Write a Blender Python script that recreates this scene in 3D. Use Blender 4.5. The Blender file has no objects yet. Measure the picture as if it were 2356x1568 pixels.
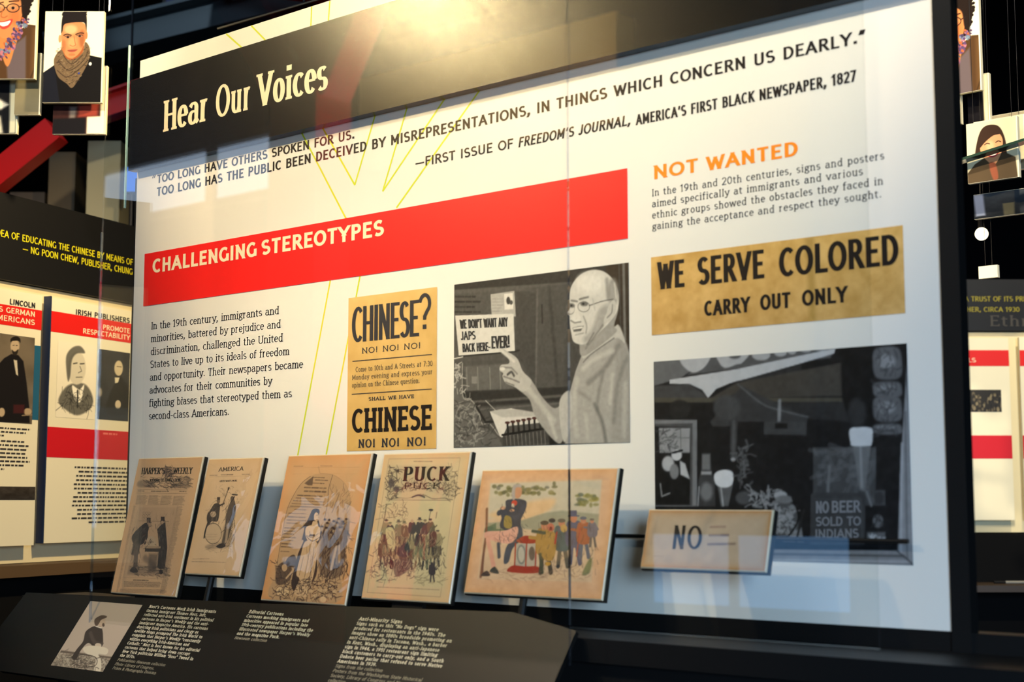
import bpy, math, random
import numpy as np
sc = bpy.context.scene
COL = sc.collection
R_ = math.radians
# ---------------------------------------------------------------- camera (50 mm lens, wide open, eye height 1.45 m)
cam_d = bpy.data.cameras.new('camera'); cam = bpy.data.objects.new('camera', cam_d); COL.objects.link(cam)
cam.location = (2.241, -2.662, 1.45)
cam.rotation_euler = (R_(90 + 6.193), 0, R_(49.9 - 0 + 0) - 0)
cam.rotation_euler = (R_(96.193), 0, R_(40.1))
cam_d.sensor_width = 36.; cam_d.lens = 3373. / 2356. * 36.
cam_d.clip_start = .05; cam_d.clip_end = 60
cam_d.dof.use_dof = True; cam_d.dof.focus_distance = 4.22; cam_d.dof.aperture_fstop = 3.4
sc.camera = cam
# ---------------------------------------------------------------- world, lamps, exposure
w = bpy.data.worlds.new('world'); sc.world = w; w.use_nodes = True
w.node_tree.nodes['Background'].inputs[0].default_value = (.30, .42, .62, 1); w.node_tree.nodes['Background'].inputs[1].default_value = .12
sc.view_settings.view_transform = 'Standard'; sc.view_settings.look = 'None'; sc.view_settings.exposure = 0.; sc.view_settings.gamma = 1.; sc.view_settings.use_curve_mapping = False
def lamp(kind, name, loc, to, power, color, **k):
    d = bpy.data.lights.new(name, kind); o = bpy.data.objects.new(name, d); COL.objects.link(o)
    o.location = loc; v = [to[i] - loc[i] for i in range(3)]
    l = math.sqrt(sum(c * c for c in v)); o.rotation_euler = (math.acos(-v[2] / l), 0, math.atan2(-v[0], v[1]) + 0) if l else (0, 0, 0)
    o.rotation_euler = (math.acos(max(-1, min(1, -v[2] / l))), 0, math.atan2(v[1], v[0]) - math.pi / 2)
    d.energy = power; d.color = color
    for a, b in k.items(): setattr(d, a, b)
    return o
WARM = (1., .74, .38)
lamp('SPOT', 'track_spot_left', (-2.02, -1.93, 3.64), (-.6, 0, 2.52), 345, WARM, spot_size=R_(52), spot_blend=.9, shadow_soft_size=.05)
lamp('SPOT', 'track_spot_right', (1.7, -1.9, 4.1), (.55, 0, 2.95), 560, (1., .86, .62), spot_size=R_(50), spot_blend=1., shadow_soft_size=.05)
lamp('SPOT', 'track_spot_prints', (-.6, -2.6, 4.4), (-.5, -.1, 1.42), 125, (1., .78, .5), spot_size=R_(46), spot_blend=.8, shadow_soft_size=.05)
lamp('SPOT', 'track_spot_left_wall', (-.2, .38, 3.3), (-2.3, .35, 2.1), 270, WARM, spot_size=R_(70), spot_blend=.8, shadow_soft_size=.06)
lamp('SPOT', 'track_spot_portraits', (-.4, -1.6, 3.6), (-1.9, -.1, 2.9), 200, (1., .86, .62), spot_size=R_(34), spot_blend=.6, shadow_soft_size=.06)
lamp('SPOT', 'track_spot_portraits_right', (1.6, -.6, 4.3), (.55, 1.7, 2.7), 520, (1., .86, .62), spot_size=R_(34), spot_blend=.6, shadow_soft_size=.06)
lamp('SPOT', 'track_spot_far_wall', (.8, 2.6, 4.2), (-.3, 3.75, 2.0), 260, (1., .84, .56), spot_size=R_(60), spot_blend=.8, shadow_soft_size=.06)
lamp('SPOT', 'column_fill', (-2.6, -5.6, 1.2), (-4.55, -4.1, 4.4), 1500, (1., .9, .8), spot_size=R_(75), spot_blend=.6, shadow_soft_size=.1)  # added unseen lamp, brightens the column so its reflection shows
lamp('AREA', 'ambient_fill', (-1.0, -3.4, 6.3), (-.4, -1.0, 0), 110, (.6, .76, 1.), shape='RECTANGLE', size=4.5, size_y=2.6)  # added cool ambient fill, kept clear of the flat glass reflections
lamp('AREA', 'blue_fill_right', (6.5, -5.5, 2.2), (1.2, 0, 1.12), 42, (.50, .72, 1.), shape='RECTANGLE', size=2.2, size_y=2., spread=R_(46))  # added blue fill for the lower right of the panel
lamp('SPOT', 'bulkhead_fill', (-5.6, -6.6, 2.6), (-5.8, -8.7, 5.4), 1300, (1., .8, .5), spot_size=R_(90), spot_blend=.6, shadow_soft_size=.1)  # added lamp that brightens the bulkhead for its tan reflection
lamp('SPOT', 'rail_fill', (-.7, -1.9, 3.3), (-.5, -.3, 1.12), 130, (1., .82, .55), spot_size=R_(56), spot_blend=.7, shadow_soft_size=.05)  # added warm fill to lift the caption rail and the prints
# ---------------------------------------------------------------- stroke font (lettering is cut as thin flat shapes)
def arc(cx, cy, rx, ry, a0, a1, n=None):
    n = n or max(4, int(abs(a1 - a0) / 18))
    return [(cx + rx * math.cos(math.radians(a0 + (a1 - a0) * i / n)), cy + ry * math.sin(math.radians(a0 + (a1 - a0) * i / n))) for i in range(n + 1)]
X_ = .68
# glyph: (width, [(flags, points), ...]); flag b / e = slab serif at begin / end
G = {}
def g(ch, w, *st): G[ch] = (w, st)
g('A', .72, ('be', [(.04, 0), (.36, 1), (.68, 0)]), ('', [(.16, .32), (.56, .32)]))
g('B', .64, ('be', [(.12, 0), (.12, 1)]), ('', [(.12, 1), (.32, 1)] + arc(.34, .77, .19, .23, 90, -90) + [(.12, .54)]), ('', [(.12, .54), (.34, .54)] + arc(.36, .27, .21, .27, 90, -90) + [(.12, 0)]))
g('C', .66, ('', arc(.38, .5, .32, .5, 48, 312)))
g('D', .7, ('be', [(.12, 0), (.12, 1)]), ('', [(.12, 1), (.28, 1)] + arc(.3, .5, .33, .5, 90, -90) + [(.12, 0)]))
g('E', .58, ('be', [(.12, 0), (.12, 1)]), ('n', [(.12, 1), (.52, 1)]), ('', [(.12, .52), (.45, .52)]), ('n', [(.12, 0), (.54, 0)]))
g('F', .55, ('be', [(.12, 0), (.12, 1)]), ('n', [(.12, 1), (.52, 1)]), ('', [(.12, .52), (.45, .52)]))
g('G', .7, ('', arc(.38, .5, .32, .5, 48, 330)), ('b', [(.64, .42), (.64, .05)]))
g('H', .72, ('be', [(.12, 0), (.12, 1)]), ('be', [(.6, 0), (.6, 1)]), ('', [(.12, .52), (.6, .52)]))
g('I', .26, ('be', [(.13, 0), (.13, 1)]))
g('J', .42, ('e', arc(.15, .22, .15, .22, 200, 360)[:-1] + [(.3, .22), (.3, 1)]))
g('K', .66, ('be', [(.12, 0), (.12, 1)]), ('e', [(.12, .42), (.58, 1)]), ('e', [(.28, .6), (.62, 0)]))
g('L', .54, ('be', [(.12, 0), (.12, 1)]), ('n', [(.12, 0), (.52, 0)]))
g('M', .86, ('be', [(.12, 0), (.12, 1), (.43, .25), (.74, 1), (.74, 0)]))
g('N', .74, ('be', [(.12, 0), (.12, 1), (.62, 0), (.62, 1)]))
g('O', .76, ('', arc(.38, .5, .33, .5, 0, 360)))
g('P', .6, ('be', [(.12, 0), (.12, 1)]), ('', [(.12, 1), (.32, 1)] + arc(.34, .74, .2, .26, 90, -90) + [(.12, .48)]))
g('Q', .76, ('', arc(.38, .5, .33, .5, 0, 360)), ('', [(.4, .22), (.66, -.08)]))
g('R', .66, ('be', [(.12, 0), (.12, 1)]), ('', [(.12, 1), (.32, 1)] + arc(.34, .75, .19, .25, 90, -90) + [(.12, .5)]), ('e', [(.32, .5), (.6, 0)]))
g('S', .58, ('', arc(.29, .75, .22, .25, 35, 270) + arc(.29, .25, .24, .25, 90, -145)[1:]))
g('T', .6, ('be', [(.3, 0), (.3, 1)]), ('nm', [(.04, 1), (.56, 1)]))
g('U', .72, ('be', [(.12, 1), (.12, .3)] + arc(.36, .26, .24, .26, 180, 360) + [(.6, .3), (.6, 1)]))
g('V', .7, ('be', [(.04, 1), (.35, 0), (.66, 1)]))
g('W', .98, ('be', [(.04, 1), (.27, 0), (.49, .9), (.71, 0), (.94, 1)]))
g('X', .68, ('be', [(.06, 0), (.6, 1)]), ('be', [(.08, 1), (.62, 0)]))
g('Y', .66, ('be', [(.04, 1), (.33, .48), (.62, 1)]), ('b', [(.33, 0), (.33, .48)]))
g('Z', .6, ('', [(.08, 1), (.52, 1), (.06, 0), (.54, 0)]))
x = X_
g('a', .54, ('', [(.08, .56)] + arc(.25, x - .17, .17, .17, 140, 0) + [(.42, .1), (.52, 0)]), ('', [(.42, .4)] + arc(.23, .2, .17, .2, 90, 300) + [(.42, .14)]))
g('b', .58, ('b', [(.12, 1.02), (.12, 0)]), ('', arc(.3, x / 2, .2, x / 2, 150, -150)))
g('c', .48, ('', arc(.28, x / 2, .22, x / 2, 45, 315)))
g('d', .58, ('be', [(.46, 1.02), (.46, 0)]), ('', arc(.28, x / 2, .2, x / 2, 30, 330)))
g('e', .5, ('', [(.06, x / 2 + .03), (.46, x / 2 + .03)] + arc(.26, x / 2, .2, x / 2, 8, 318)))
g('f', .36, ('b', [(.14, 0), (.14, .82)] + arc(.28, .84, .14, .18, 180, 50)), ('', [(.03, x), (.32, x)]))
g('g', .54, ('', arc(.26, x - .2, .17, .2, 0, 360)), ('', [(.38, x - .06), (.5, x + .02)]), ('', [(.14, .3), (.12, .16), (.4, .1)] + arc(.26, -.1, .22, .16, 40, -220) + [(.14, .12)]))
g('h', .6, ('be', [(.12, 0), (.12, 1.02)]), ('e', [(.12, .45)] + arc(.3, x - .2, .17, .2, 160, 0) + [(.47, 0)]))
g('i', .26, ('be', [(.13, 0), (.13, x)]), ('d', [(.13, .93), (.13, .94)]))
g('j', .26, ('e', arc(.02, -.06, .12, .18, 240, 360) + [(.14, x)]), ('d', [(.14, .93), (.14, .94)]))
g('k', .56, ('be', [(.12, 0), (.12, 1.02)]), ('e', [(.12, .26), (.44, x)]), ('e', [(.24, .4), (.5, 0)]))
g('l', .26, ('be', [(.13, 0), (.13, 1.02)]))
g('m', .88, ('be', [(.12, 0), (.12, x)]), ('e', [(.12, .45)] + arc(.29, x - .2, .15, .2, 160, 0) + [(.44, 0)]), ('e', [(.44, .45)] + arc(.61, x - .2, .15, .2, 160, 0) + [(.76, 0)]))
g('n', .6, ('be', [(.12, 0), (.12, x)]), ('e', [(.12, .45)] + arc(.3, x - .2, .17, .2, 160, 0) + [(.47, 0)]))
g('o', .54, ('', arc(.27, x / 2, .2, x / 2, 0, 360)))
g('p', .58, ('be', [(.12, -.26), (.12, x)]), ('', arc(.3, x / 2, .2, x / 2, 150, -150)))
g('q', .58, ('be', [(.46, -.26), (.46, x)]), ('', arc(.28, x / 2, .2, x / 2, 30, 330)))
g('r', .44, ('be', [(.12, 0), (.12, x)]), ('', [(.12, .42)] + arc(.28, x - .2, .14, .2, 160, 60)))
g('s', .46, ('', arc(.23, x - .17, .16, .17, 35, 270) + arc(.23, .17, .17, .17, 90, -145)[1:]))
g('t', .38, ('', [(.15, .9), (.15, .16)] + arc(.27, .15, .12, .15, 190, 310)), ('', [(.03, x), (.33, x)]))
g('u', .6, ('b', [(.12, x), (.12, .2)] + arc(.29, .2, .17, .2, 190, 340)), ('be', [(.47, x), (.47, 0)]))
g('v', .54, ('be', [(.04, x), (.27, 0), (.5, x)]))
g('w', .8, ('be', [(.04, x), (.22, 0), (.4, x), (.58, 0), (.76, x)]))
g('x', .54, ('be', [(.05, 0), (.48, x)]), ('be', [(.06, x), (.5, 0)]))
g('y', .54, ('b', [(.05, x), (.28, .02)]), ('b', [(.5, x), (.26, -.12), (.16, -.26), (.04, -.22)]))
g('z', .48, ('', [(.06, x), (.42, x), (.06, 0), (.44, 0)]))
g('0', .6, ('', arc(.3, .5, .24, .5, 0, 360)))
g('1', .4, ('b', [(.22, 0), (.22, 1), (.06, .84)]))
g('2', .56, ('', arc(.28, .73, .22, .27, 165, -25) + [(.06, 0), (.52, 0)]))
g('3', .56, ('', arc(.27, .76, .2, .24, 150, -80) + arc(.27, .26, .22, .26, 80, -150)))
g('4', .6, ('b', [(.42, 0), (.42, 1), (.04, .3), (.56, .3)]))
g('5', .56, ('', [(.48, 1), (.12, 1), (.1, .56)] + arc(.27, .32, .22, .32, 120, -140)))
g('6', .58, ('', [(.46, .96)] + arc(.5, .36, .42, .6, 110, 180) + arc(.3, .31, .22, .31, 180, -180)))
g('7', .54, ('', [(.05, 1), (.5, 1), (.2, 0)]))
g('8', .58, ('', arc(.29, .76, .2, .24, -90, 270)), ('', arc(.29, .27, .23, .27, 90, 450)))
g('9', .58, ('', [(.12, .04)] + arc(.08, .64, .42, .6, -70, 0) + arc(.28, .69, .22, .31, 0, 360)))
g('.', .26, ('d', [(.13, .03), (.13, .04)]))
g(',', .26, ('d', [(.13, .03), (.13, .04)]), ('', [(.15, .04), (.07, -.16)]))
g('?', .56, ('', arc(.28, .74, .21, .26, 170, -60) + [(.28, .36), (.28, .26)]), ('d', [(.28, .03), (.28, .04)]))
g('!', .28, ('', [(.14, 1), (.14, .3)]), ('d', [(.14, .03), (.14, .04)]))
g('-', .4, ('', [(.06, .38), (.34, .38)]))
g('—', .9, ('', [(.03, .38), (.85, .38)]))
g("'", .24, ('', [(.14, 1), (.1, .76)]))
g('“', .4, ('', [(.06, .72), (.13, .98)]), ('', [(.22, .72), (.29, .98)]))
g('”', .4, ('', [(.13, 1), (.06, .74)]), ('', [(.29, 1), (.22, .74)]))
g(':', .26, ('d', [(.13, .03), (.13, .04)]), ('d', [(.13, .58), (.13, .59)]))
g('&', .7, ('', [(.64, 0), (.16, .7)] + arc(.3, .82, .14, .18, 200, -40) + [(.14, .42)] + arc(.28, .24, .22, .24, 140, 330) + [(.62, .5)]))
g(' ', .34)
g('|', .2, ('', [(.1, 0), (.1, 1)]))

def text_width(s): return sum(G[c][0] for c in s)
def text_polys(s, x0, y0, width, cap, pen=(.09, .06), serif=0., italic=0., gap=None):
    """lettering laid from (x0, y0), fitted to width and cap height in metres; returns convex quads [(x,y)*4]"""
    out = []
    wx, wy = pen[0] * cap / 2, pen[1] * cap / 2
    pad = max(wx - .035 * cap, 0) + serif * cap * .5
    if gap is not None: pad = gap * cap
    while len(s) * 2 * pad > width * .5: pad *= .7
    sx = (width - len(s) * 2 * pad) / max(text_width(s), .01)
    H = cap - 2 * wy
    def T(p): return (p[0] * sx, p[1] * H + wy)
    px = pad
    def emit(q): out.append([(x0 + px + a + italic * b, y0 + b) for a, b in q])
    for ch in s:
        w, sts = G[ch]
        for fl, pts in sts:
            P = [T(p) for p in pts]
            if 'd' in fl:
                c = P[0]; r = wx * 1.15
                emit([(c[0] - r, c[1] - wy * .9), (c[0] + r, c[1] - wy * .9), (c[0] + r, c[1] + r * 1.1), (c[0] - r, c[1] + r * 1.1)]); continue
            n = len(P)
            closed = n > 6 and abs(P[0][0] - P[-1][0]) + abs(P[0][1] - P[-1][1]) < 1e-6
            def dirn(a, b):
                d = math.hypot(b[0] - a[0], b[1] - a[1]) or 1e-9
                return ((b[0] - a[0]) / d, (b[1] - a[1]) / d)
            def off(t):
                nx, ny = -t[1], t[0]
                return (nx, ny, math.hypot(wx * nx, wy * ny))
            P0, n0 = P, n
            def bent(i):
                u, v = dirn(P0[i - 1], P0[i]), dirn(P0[i], P0[i + 1]); return u[0] * v[0] + u[1] * v[1] < .55
            cuts = [0] + [i for i in range(1, n - 1) if bent(i)] + [n - 1]
            for ca, cb in zip(cuts, cuts[1:]):
              P = P0[ca:cb + 1]; n = len(P); L = []; Rr = []
              for i in range(n):
                  ta = dirn(P[i - 1], P[i]) if i > 0 else (dirn(P[-2], P[-1]) if closed else None)
                  tb = dirn(P[i], P[i + 1]) if i < n - 1 else (dirn(P[0], P[1]) if closed else None)
                  p = P[i]
                  if ta is None or tb is None:
                      t = tb or ta
                      nx, ny, h = off(t)
                      ext = (min(wx, wy) if abs(t[1]) < .3 else wy / max(abs(t[1]), .3)) if n < 6 or (fl and (('b' in fl and i == 0) or ('e' in fl and i == n - 1))) else 0
                      sg = -1 if i == 0 else 1
                      q = (p[0] + t[0] * ext * sg, p[1] + t[1] * ext * sg)
                      if abs(t[1]) > .3 and n < 6:     # cut level with the line
                          dx = h / abs(t[1]); sgn = -1 if t[1] > 0 else 1
                          L.append((q[0] + sgn * dx, q[1])); Rr.append((q[0] - sgn * dx, q[1]))
                      else:
                          L.append((q[0] + nx * h, q[1] + ny * h)); Rr.append((q[0] - nx * h, q[1] - ny * h))
                  else:
                      na = off(ta); nb = off(tb)
                      mx, my = na[0] + nb[0], na[1] + nb[1]
                      m = math.hypot(mx, my)
                      if m < .35: mx, my, m = na[0], na[1], 1.
                      mx /= m; my /= m
                      c = max(mx * na[0] + my * na[1], .42)
                      h = (na[2] + nb[2]) / 2 / c
                      L.append((p[0] + mx * h, p[1] + my * h)); Rr.append((p[0] - mx * h, p[1] - my * h))
              for i in range(n - 1): emit([L[i], L[i + 1], Rr[i + 1], Rr[i]])
            P, n = P0, n0
            if serif > 0:
                s_ = serif * cap * min(1., sx / cap + .25)
                for k, fch in ((0, 'b'), (n - 1, 'e')):
                    if fch in fl or (k == n - 1 and 'b' in fl and ch in 'UN'):
                        a = P[k]; emit([(a[0] - wx - s_, a[1] - wy), (a[0] + wx + s_, a[1] - wy), (a[0] + wx + s_, a[1] + wy), (a[0] - wx - s_, a[1] + wy)])
                if 'n' in fl:
                    for k in ((0, n - 1) if 'm' in fl else (n - 1,)):
                        a = P[k]; sg = 1 if a[1] < H / 2 else -1
                        emit([(a[0] - wx * .6, a[1] - sg * wy), (a[0] + wx * .6, a[1] - sg * wy), (a[0] + wx * .6, a[1] + sg * (wy + s_ * 2)), (a[0] - wx * .6, a[1] + sg * (wy + s_ * 2))])
        px += w * sx + 2 * pad
    return out
# ---------------------------------------------------------------- flat prints: a drawing surface whose colours become the colour attribute of a fine flat grid
def lin(c):
    c = np.asarray(c, float) / 255.
    return np.where(c <= .04045, c / 12.92, ((c + .055) / 1.055) ** 2.4)
def C3(c): return np.array([c, c, c], float) if isinstance(c, (int, float)) else np.array(c, float)
def vnoise(h, w, cells, seed):
    r = np.random.RandomState(seed); cy = max(2, int(cells)); cx = max(2, int(cells * w / h))
    a = r.rand(cy + 2, cx + 2); ys = np.linspace(0, cy, h); xs = np.linspace(0, cx, w)
    yi = ys.astype(int); xi = xs.astype(int); fy = (ys - yi)[:, None]; fx = (xs - xi)[None]
    fy = fy * fy * (3 - 2 * fy); fx = fx * fx * (3 - 2 * fx)
    q = lambda i, j: a[np.ix_(yi + i, xi + j)]
    return (q(0, 0) * (1 - fx) + q(0, 1) * fx) * (1 - fy) + (q(1, 0) * (1 - fx) + q(1, 1) * fx) * fy - .5
def fbm(h, w, cells, seed, octv=3):
    s = 0; amp = 1.
    for k in range(octv): s = s + amp * vnoise(h, w, cells * 2 ** k, seed + k); amp *= .55
    return s
def spline(pts, closed=True, n=5):
    o = []; N = len(pts)
    for i in range(N if closed else N - 1):
        p = [pts[(i + k - 1) % N] if closed else pts[min(max(i + k - 1, 0), N - 1)] for k in range(4)]
        for j in range(n):
            t = j / n
            o.append(tuple(.5 * (2 * p[1][k] + (p[2][k] - p[0][k]) * t + (2 * p[0][k] - 5 * p[1][k] + 4 * p[2][k] - p[3][k]) * t * t + (3 * p[1][k] - p[0][k] - 3 * p[2][k] + p[3][k]) * t ** 3) for k in (0, 1)))
    if not closed: o.append(pts[-1])
    return o
class Pic:
    def __init__(s, quad, aspect, rows, bg):
        """quad: TL, TR, BR, BL corners in the sketch's own units"""
        s.h = rows; s.w = max(8, int(rows * aspect)); s.im = np.zeros((s.h, s.w, 3)) + C3(bg)
        src = quad; dst = [(0, 0), (s.w - 1, 0), (s.w - 1, s.h - 1), (0, s.h - 1)]
        M = []; b = []
        for (X, Y), (u, v) in zip(src, dst):
            M.append([X, Y, 1, 0, 0, 0, -u * X, -u * Y]); b.append(u)
            M.append([0, 0, 0, X, Y, 1, -v * X, -v * Y]); b.append(v)
        k = np.linalg.solve(np.array(M, float), np.array(b, float)); s.M = np.append(k, 1).reshape(3, 3)
        s.k = (s.h - 1) / (math.hypot(quad[3][0] - quad[0][0], quad[3][1] - quad[0][1]))
    def m(s, pts):
        p = np.array([(a, b, 1.) for a, b in pts]) @ s.M.T
        return p[:, :2] / p[:, 2:]
    def _blend(s, x0, x1, y0, y1, a, col):
        im = s.im[y0:y1, x0:x1]; im += (C3(col) - im) * a[..., None]
    def _box(s, P, pad):
        x0 = max(0, int(P[:, 0].min() - pad)); x1 = min(s.w, int(P[:, 0].max() + pad) + 2)
        y0 = max(0, int(P[:, 1].min() - pad)); y1 = min(s.h, int(P[:, 1].max() + pad) + 2)
        return x0, x1, y0, y1
    def poly(s, pts, col, soft=3., a=1., sm=False, hatch=None):
        if sm: pts = spline(pts)
        P = s.m(pts); sf = max(soft * s.k, .7)
        x0, x1, y0, y1 = s._box(P, sf + 1)
        if x1 <= x0 or y1 <= y0: return
        gx, gy = np.meshgrid(np.arange(x0, x1), np.arange(y0, y1))
        d = np.full(gx.shape, 1e9); ins = np.zeros(gx.shape, bool)
        for i in range(len(P)):
            ax, ay = P[i - 1]; bx, by = P[i]
            ex, ey = bx - ax, by - ay; l = ex * ex + ey * ey + 1e-9
            t = np.clip(((gx - ax) * ex + (gy - ay) * ey) / l, 0, 1)
            d = np.minimum(d, (gx - ax - t * ex) ** 2 + (gy - ay - t * ey) ** 2)
            if ay != by:
                ins ^= ((gy >= ay) != (gy >= by)) & (gx < ax + (gy - ay) * ex / (ey if ey else 1e-9))
        d = np.sqrt(d); d = np.where(ins, d, -d)
        al = np.clip(d / sf + .5, 0, 1) * a
        if hatch is not None: al = al * np.clip(.5 + hatch * fbm(s.h, s.w, 34, 5, 2)[y0:y1, x0:x1], 0, 1)
        s._blend(x0, x1, y0, y1, al, col)
    def rect(s, x0, y0, x1, y1, col, **k): s.poly([(x0, y0), (x1, y0), (x1, y1), (x0, y1)], col, **k)
    def ell(s, cx, cy, rx, ry, col, rot=0., **k):
        c, n = math.cos(math.radians(rot)), math.sin(math.radians(rot))
        s.poly([(cx + rx * math.cos(t) * c - ry * math.sin(t) * n, cy + rx * math.cos(t) * n + ry * math.sin(t) * c) for t in [i * math.tau / 20 for i in range(20)]], col, **k)
    def line(s, pts, wd, col, soft=2., a=1., sm=False):
        if sm: pts = spline(pts, False)
        P = s.m(pts); sf = max(soft * s.k, .8); hw = wd * s.k / 2
        x0, x1, y0, y1 = s._box(P, sf + hw + 1)
        if x1 <= x0 or y1 <= y0: return
        gx, gy = np.meshgrid(np.arange(x0, x1), np.arange(y0, y1)); d = np.full(gx.shape, 1e9)
        for i in range(1, len(P)):
            ax, ay = P[i - 1]; ex, ey = P[i][0] - ax, P[i][1] - ay
            t = np.clip(((gx - ax) * ex + (gy - ay) * ey) / (ex * ex + ey * ey + 1e-9), 0, 1)
            d = np.minimum(d, (gx - ax - t * ex) ** 2 + (gy - ay - t * ey) ** 2)
        d = np.sqrt(d); al = np.clip((hw - d) / sf + .5, 0, 1) * a * min(1., max(2 * hw, .35))
        s._blend(x0, x1, y0, y1, al, col)
    def grain(s, amp, cells, seed, octv=3): s.im = s.im + (amp * fbm(s.h, s.w, cells, seed, octv))[..., None]
    def scribble(s, x0, y0, x1, y1, n, ln, wd, col, seed, a=.8, ang=None, spread=1.2):
        r = random.Random(seed)
        for i in range(n):
            x, y = r.uniform(x0, x1), r.uniform(y0, y1); t = (ang if ang is not None else r.uniform(0, math.tau)) + r.uniform(-spread, spread) * .5
            l = ln * r.uniform(.5, 1.3); b = r.uniform(-.7, .7)
            s.line([(x, y), (x + l * math.cos(t) / 2, y + l * math.sin(t) / 2), (x + l * (math.cos(t) + math.cos(t + b)) / 2, y + l * (math.sin(t) + math.sin(t + b)) / 2)], wd * r.uniform(.6, 1.4), col, a=a)
    def words(s, x0, y0, x1, y1, lines, col, a=.75, seed=1, wd=.45, slope=0.):
        """rows of print too small to read: broken dark dashes"""
        r = random.Random(seed); dy = (y1 - y0) / lines
        for i in range(lines):
            x = x0; y = y0 + dy * (i + .5); xe = x1 - (r.uniform(0, .3) * (x1 - x0) if i == lines - 1 else r.uniform(0, .05) * (x1 - x0))
            while x < xe:
                l = dy * r.uniform(.8, 3.2); e = min(x + l, xe)
                s.line([(x, y + slope * (x - x0)), (e, y + slope * (e - x0))], dy * wd, col, soft=dy * .3, a=a * r.uniform(.6, 1))
                x = e + dy * .5
    def figure(s, x, y, h, col, lean=0., arms=1, hat=None, skin=None, seed=0, legs=True, coat=None):
        """small standing figure: feet at (x, y), height h"""
        sk = skin if skin is not None else col; w = h * .13
        tx = x + lean * h
        if legs:
            s.line([(x - w * .7, y), (x - w * .3 + lean * h * .4, y - h * .45)], w * .75, col); s.line([(x + w * .8, y), (x + w * .3 + lean * h * .4, y - h * .45)], w * .75, col)
        s.poly([(x - w * 1.2 + lean * h * .35, y - h * .36), (x + w * 1.2 + lean * h * .35, y - h * .36), (tx + w * 1.1, y - h * .8), (tx, y - h * .85), (tx - w * 1.1, y - h * .8)], coat if coat is not None else col, sm=True)
        s.ell(tx, y - h * .9, w * .52, w * .66, sk)
        if hat == 'top': s.rect(tx - w * .5, y - h * 1.06, tx + w * .5, y - h * .95, col); s.line([(tx - w * .8, y - h * .95), (tx + w * .8, y - h * .95)], w * .2, col)
        elif hat == 'cap': s.ell(tx, y - h * .955, w * .62, w * .34, col)
        if arms: s.line([(tx + w * .8, y - h * .77), (tx + w * 1.6, y - h * .6), (tx + w * 2.2 * arms, y - h * .68)], w * .5, coat if coat is not None else col)
    def data(s): return np.clip(s.im, 0, 255)
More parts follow.
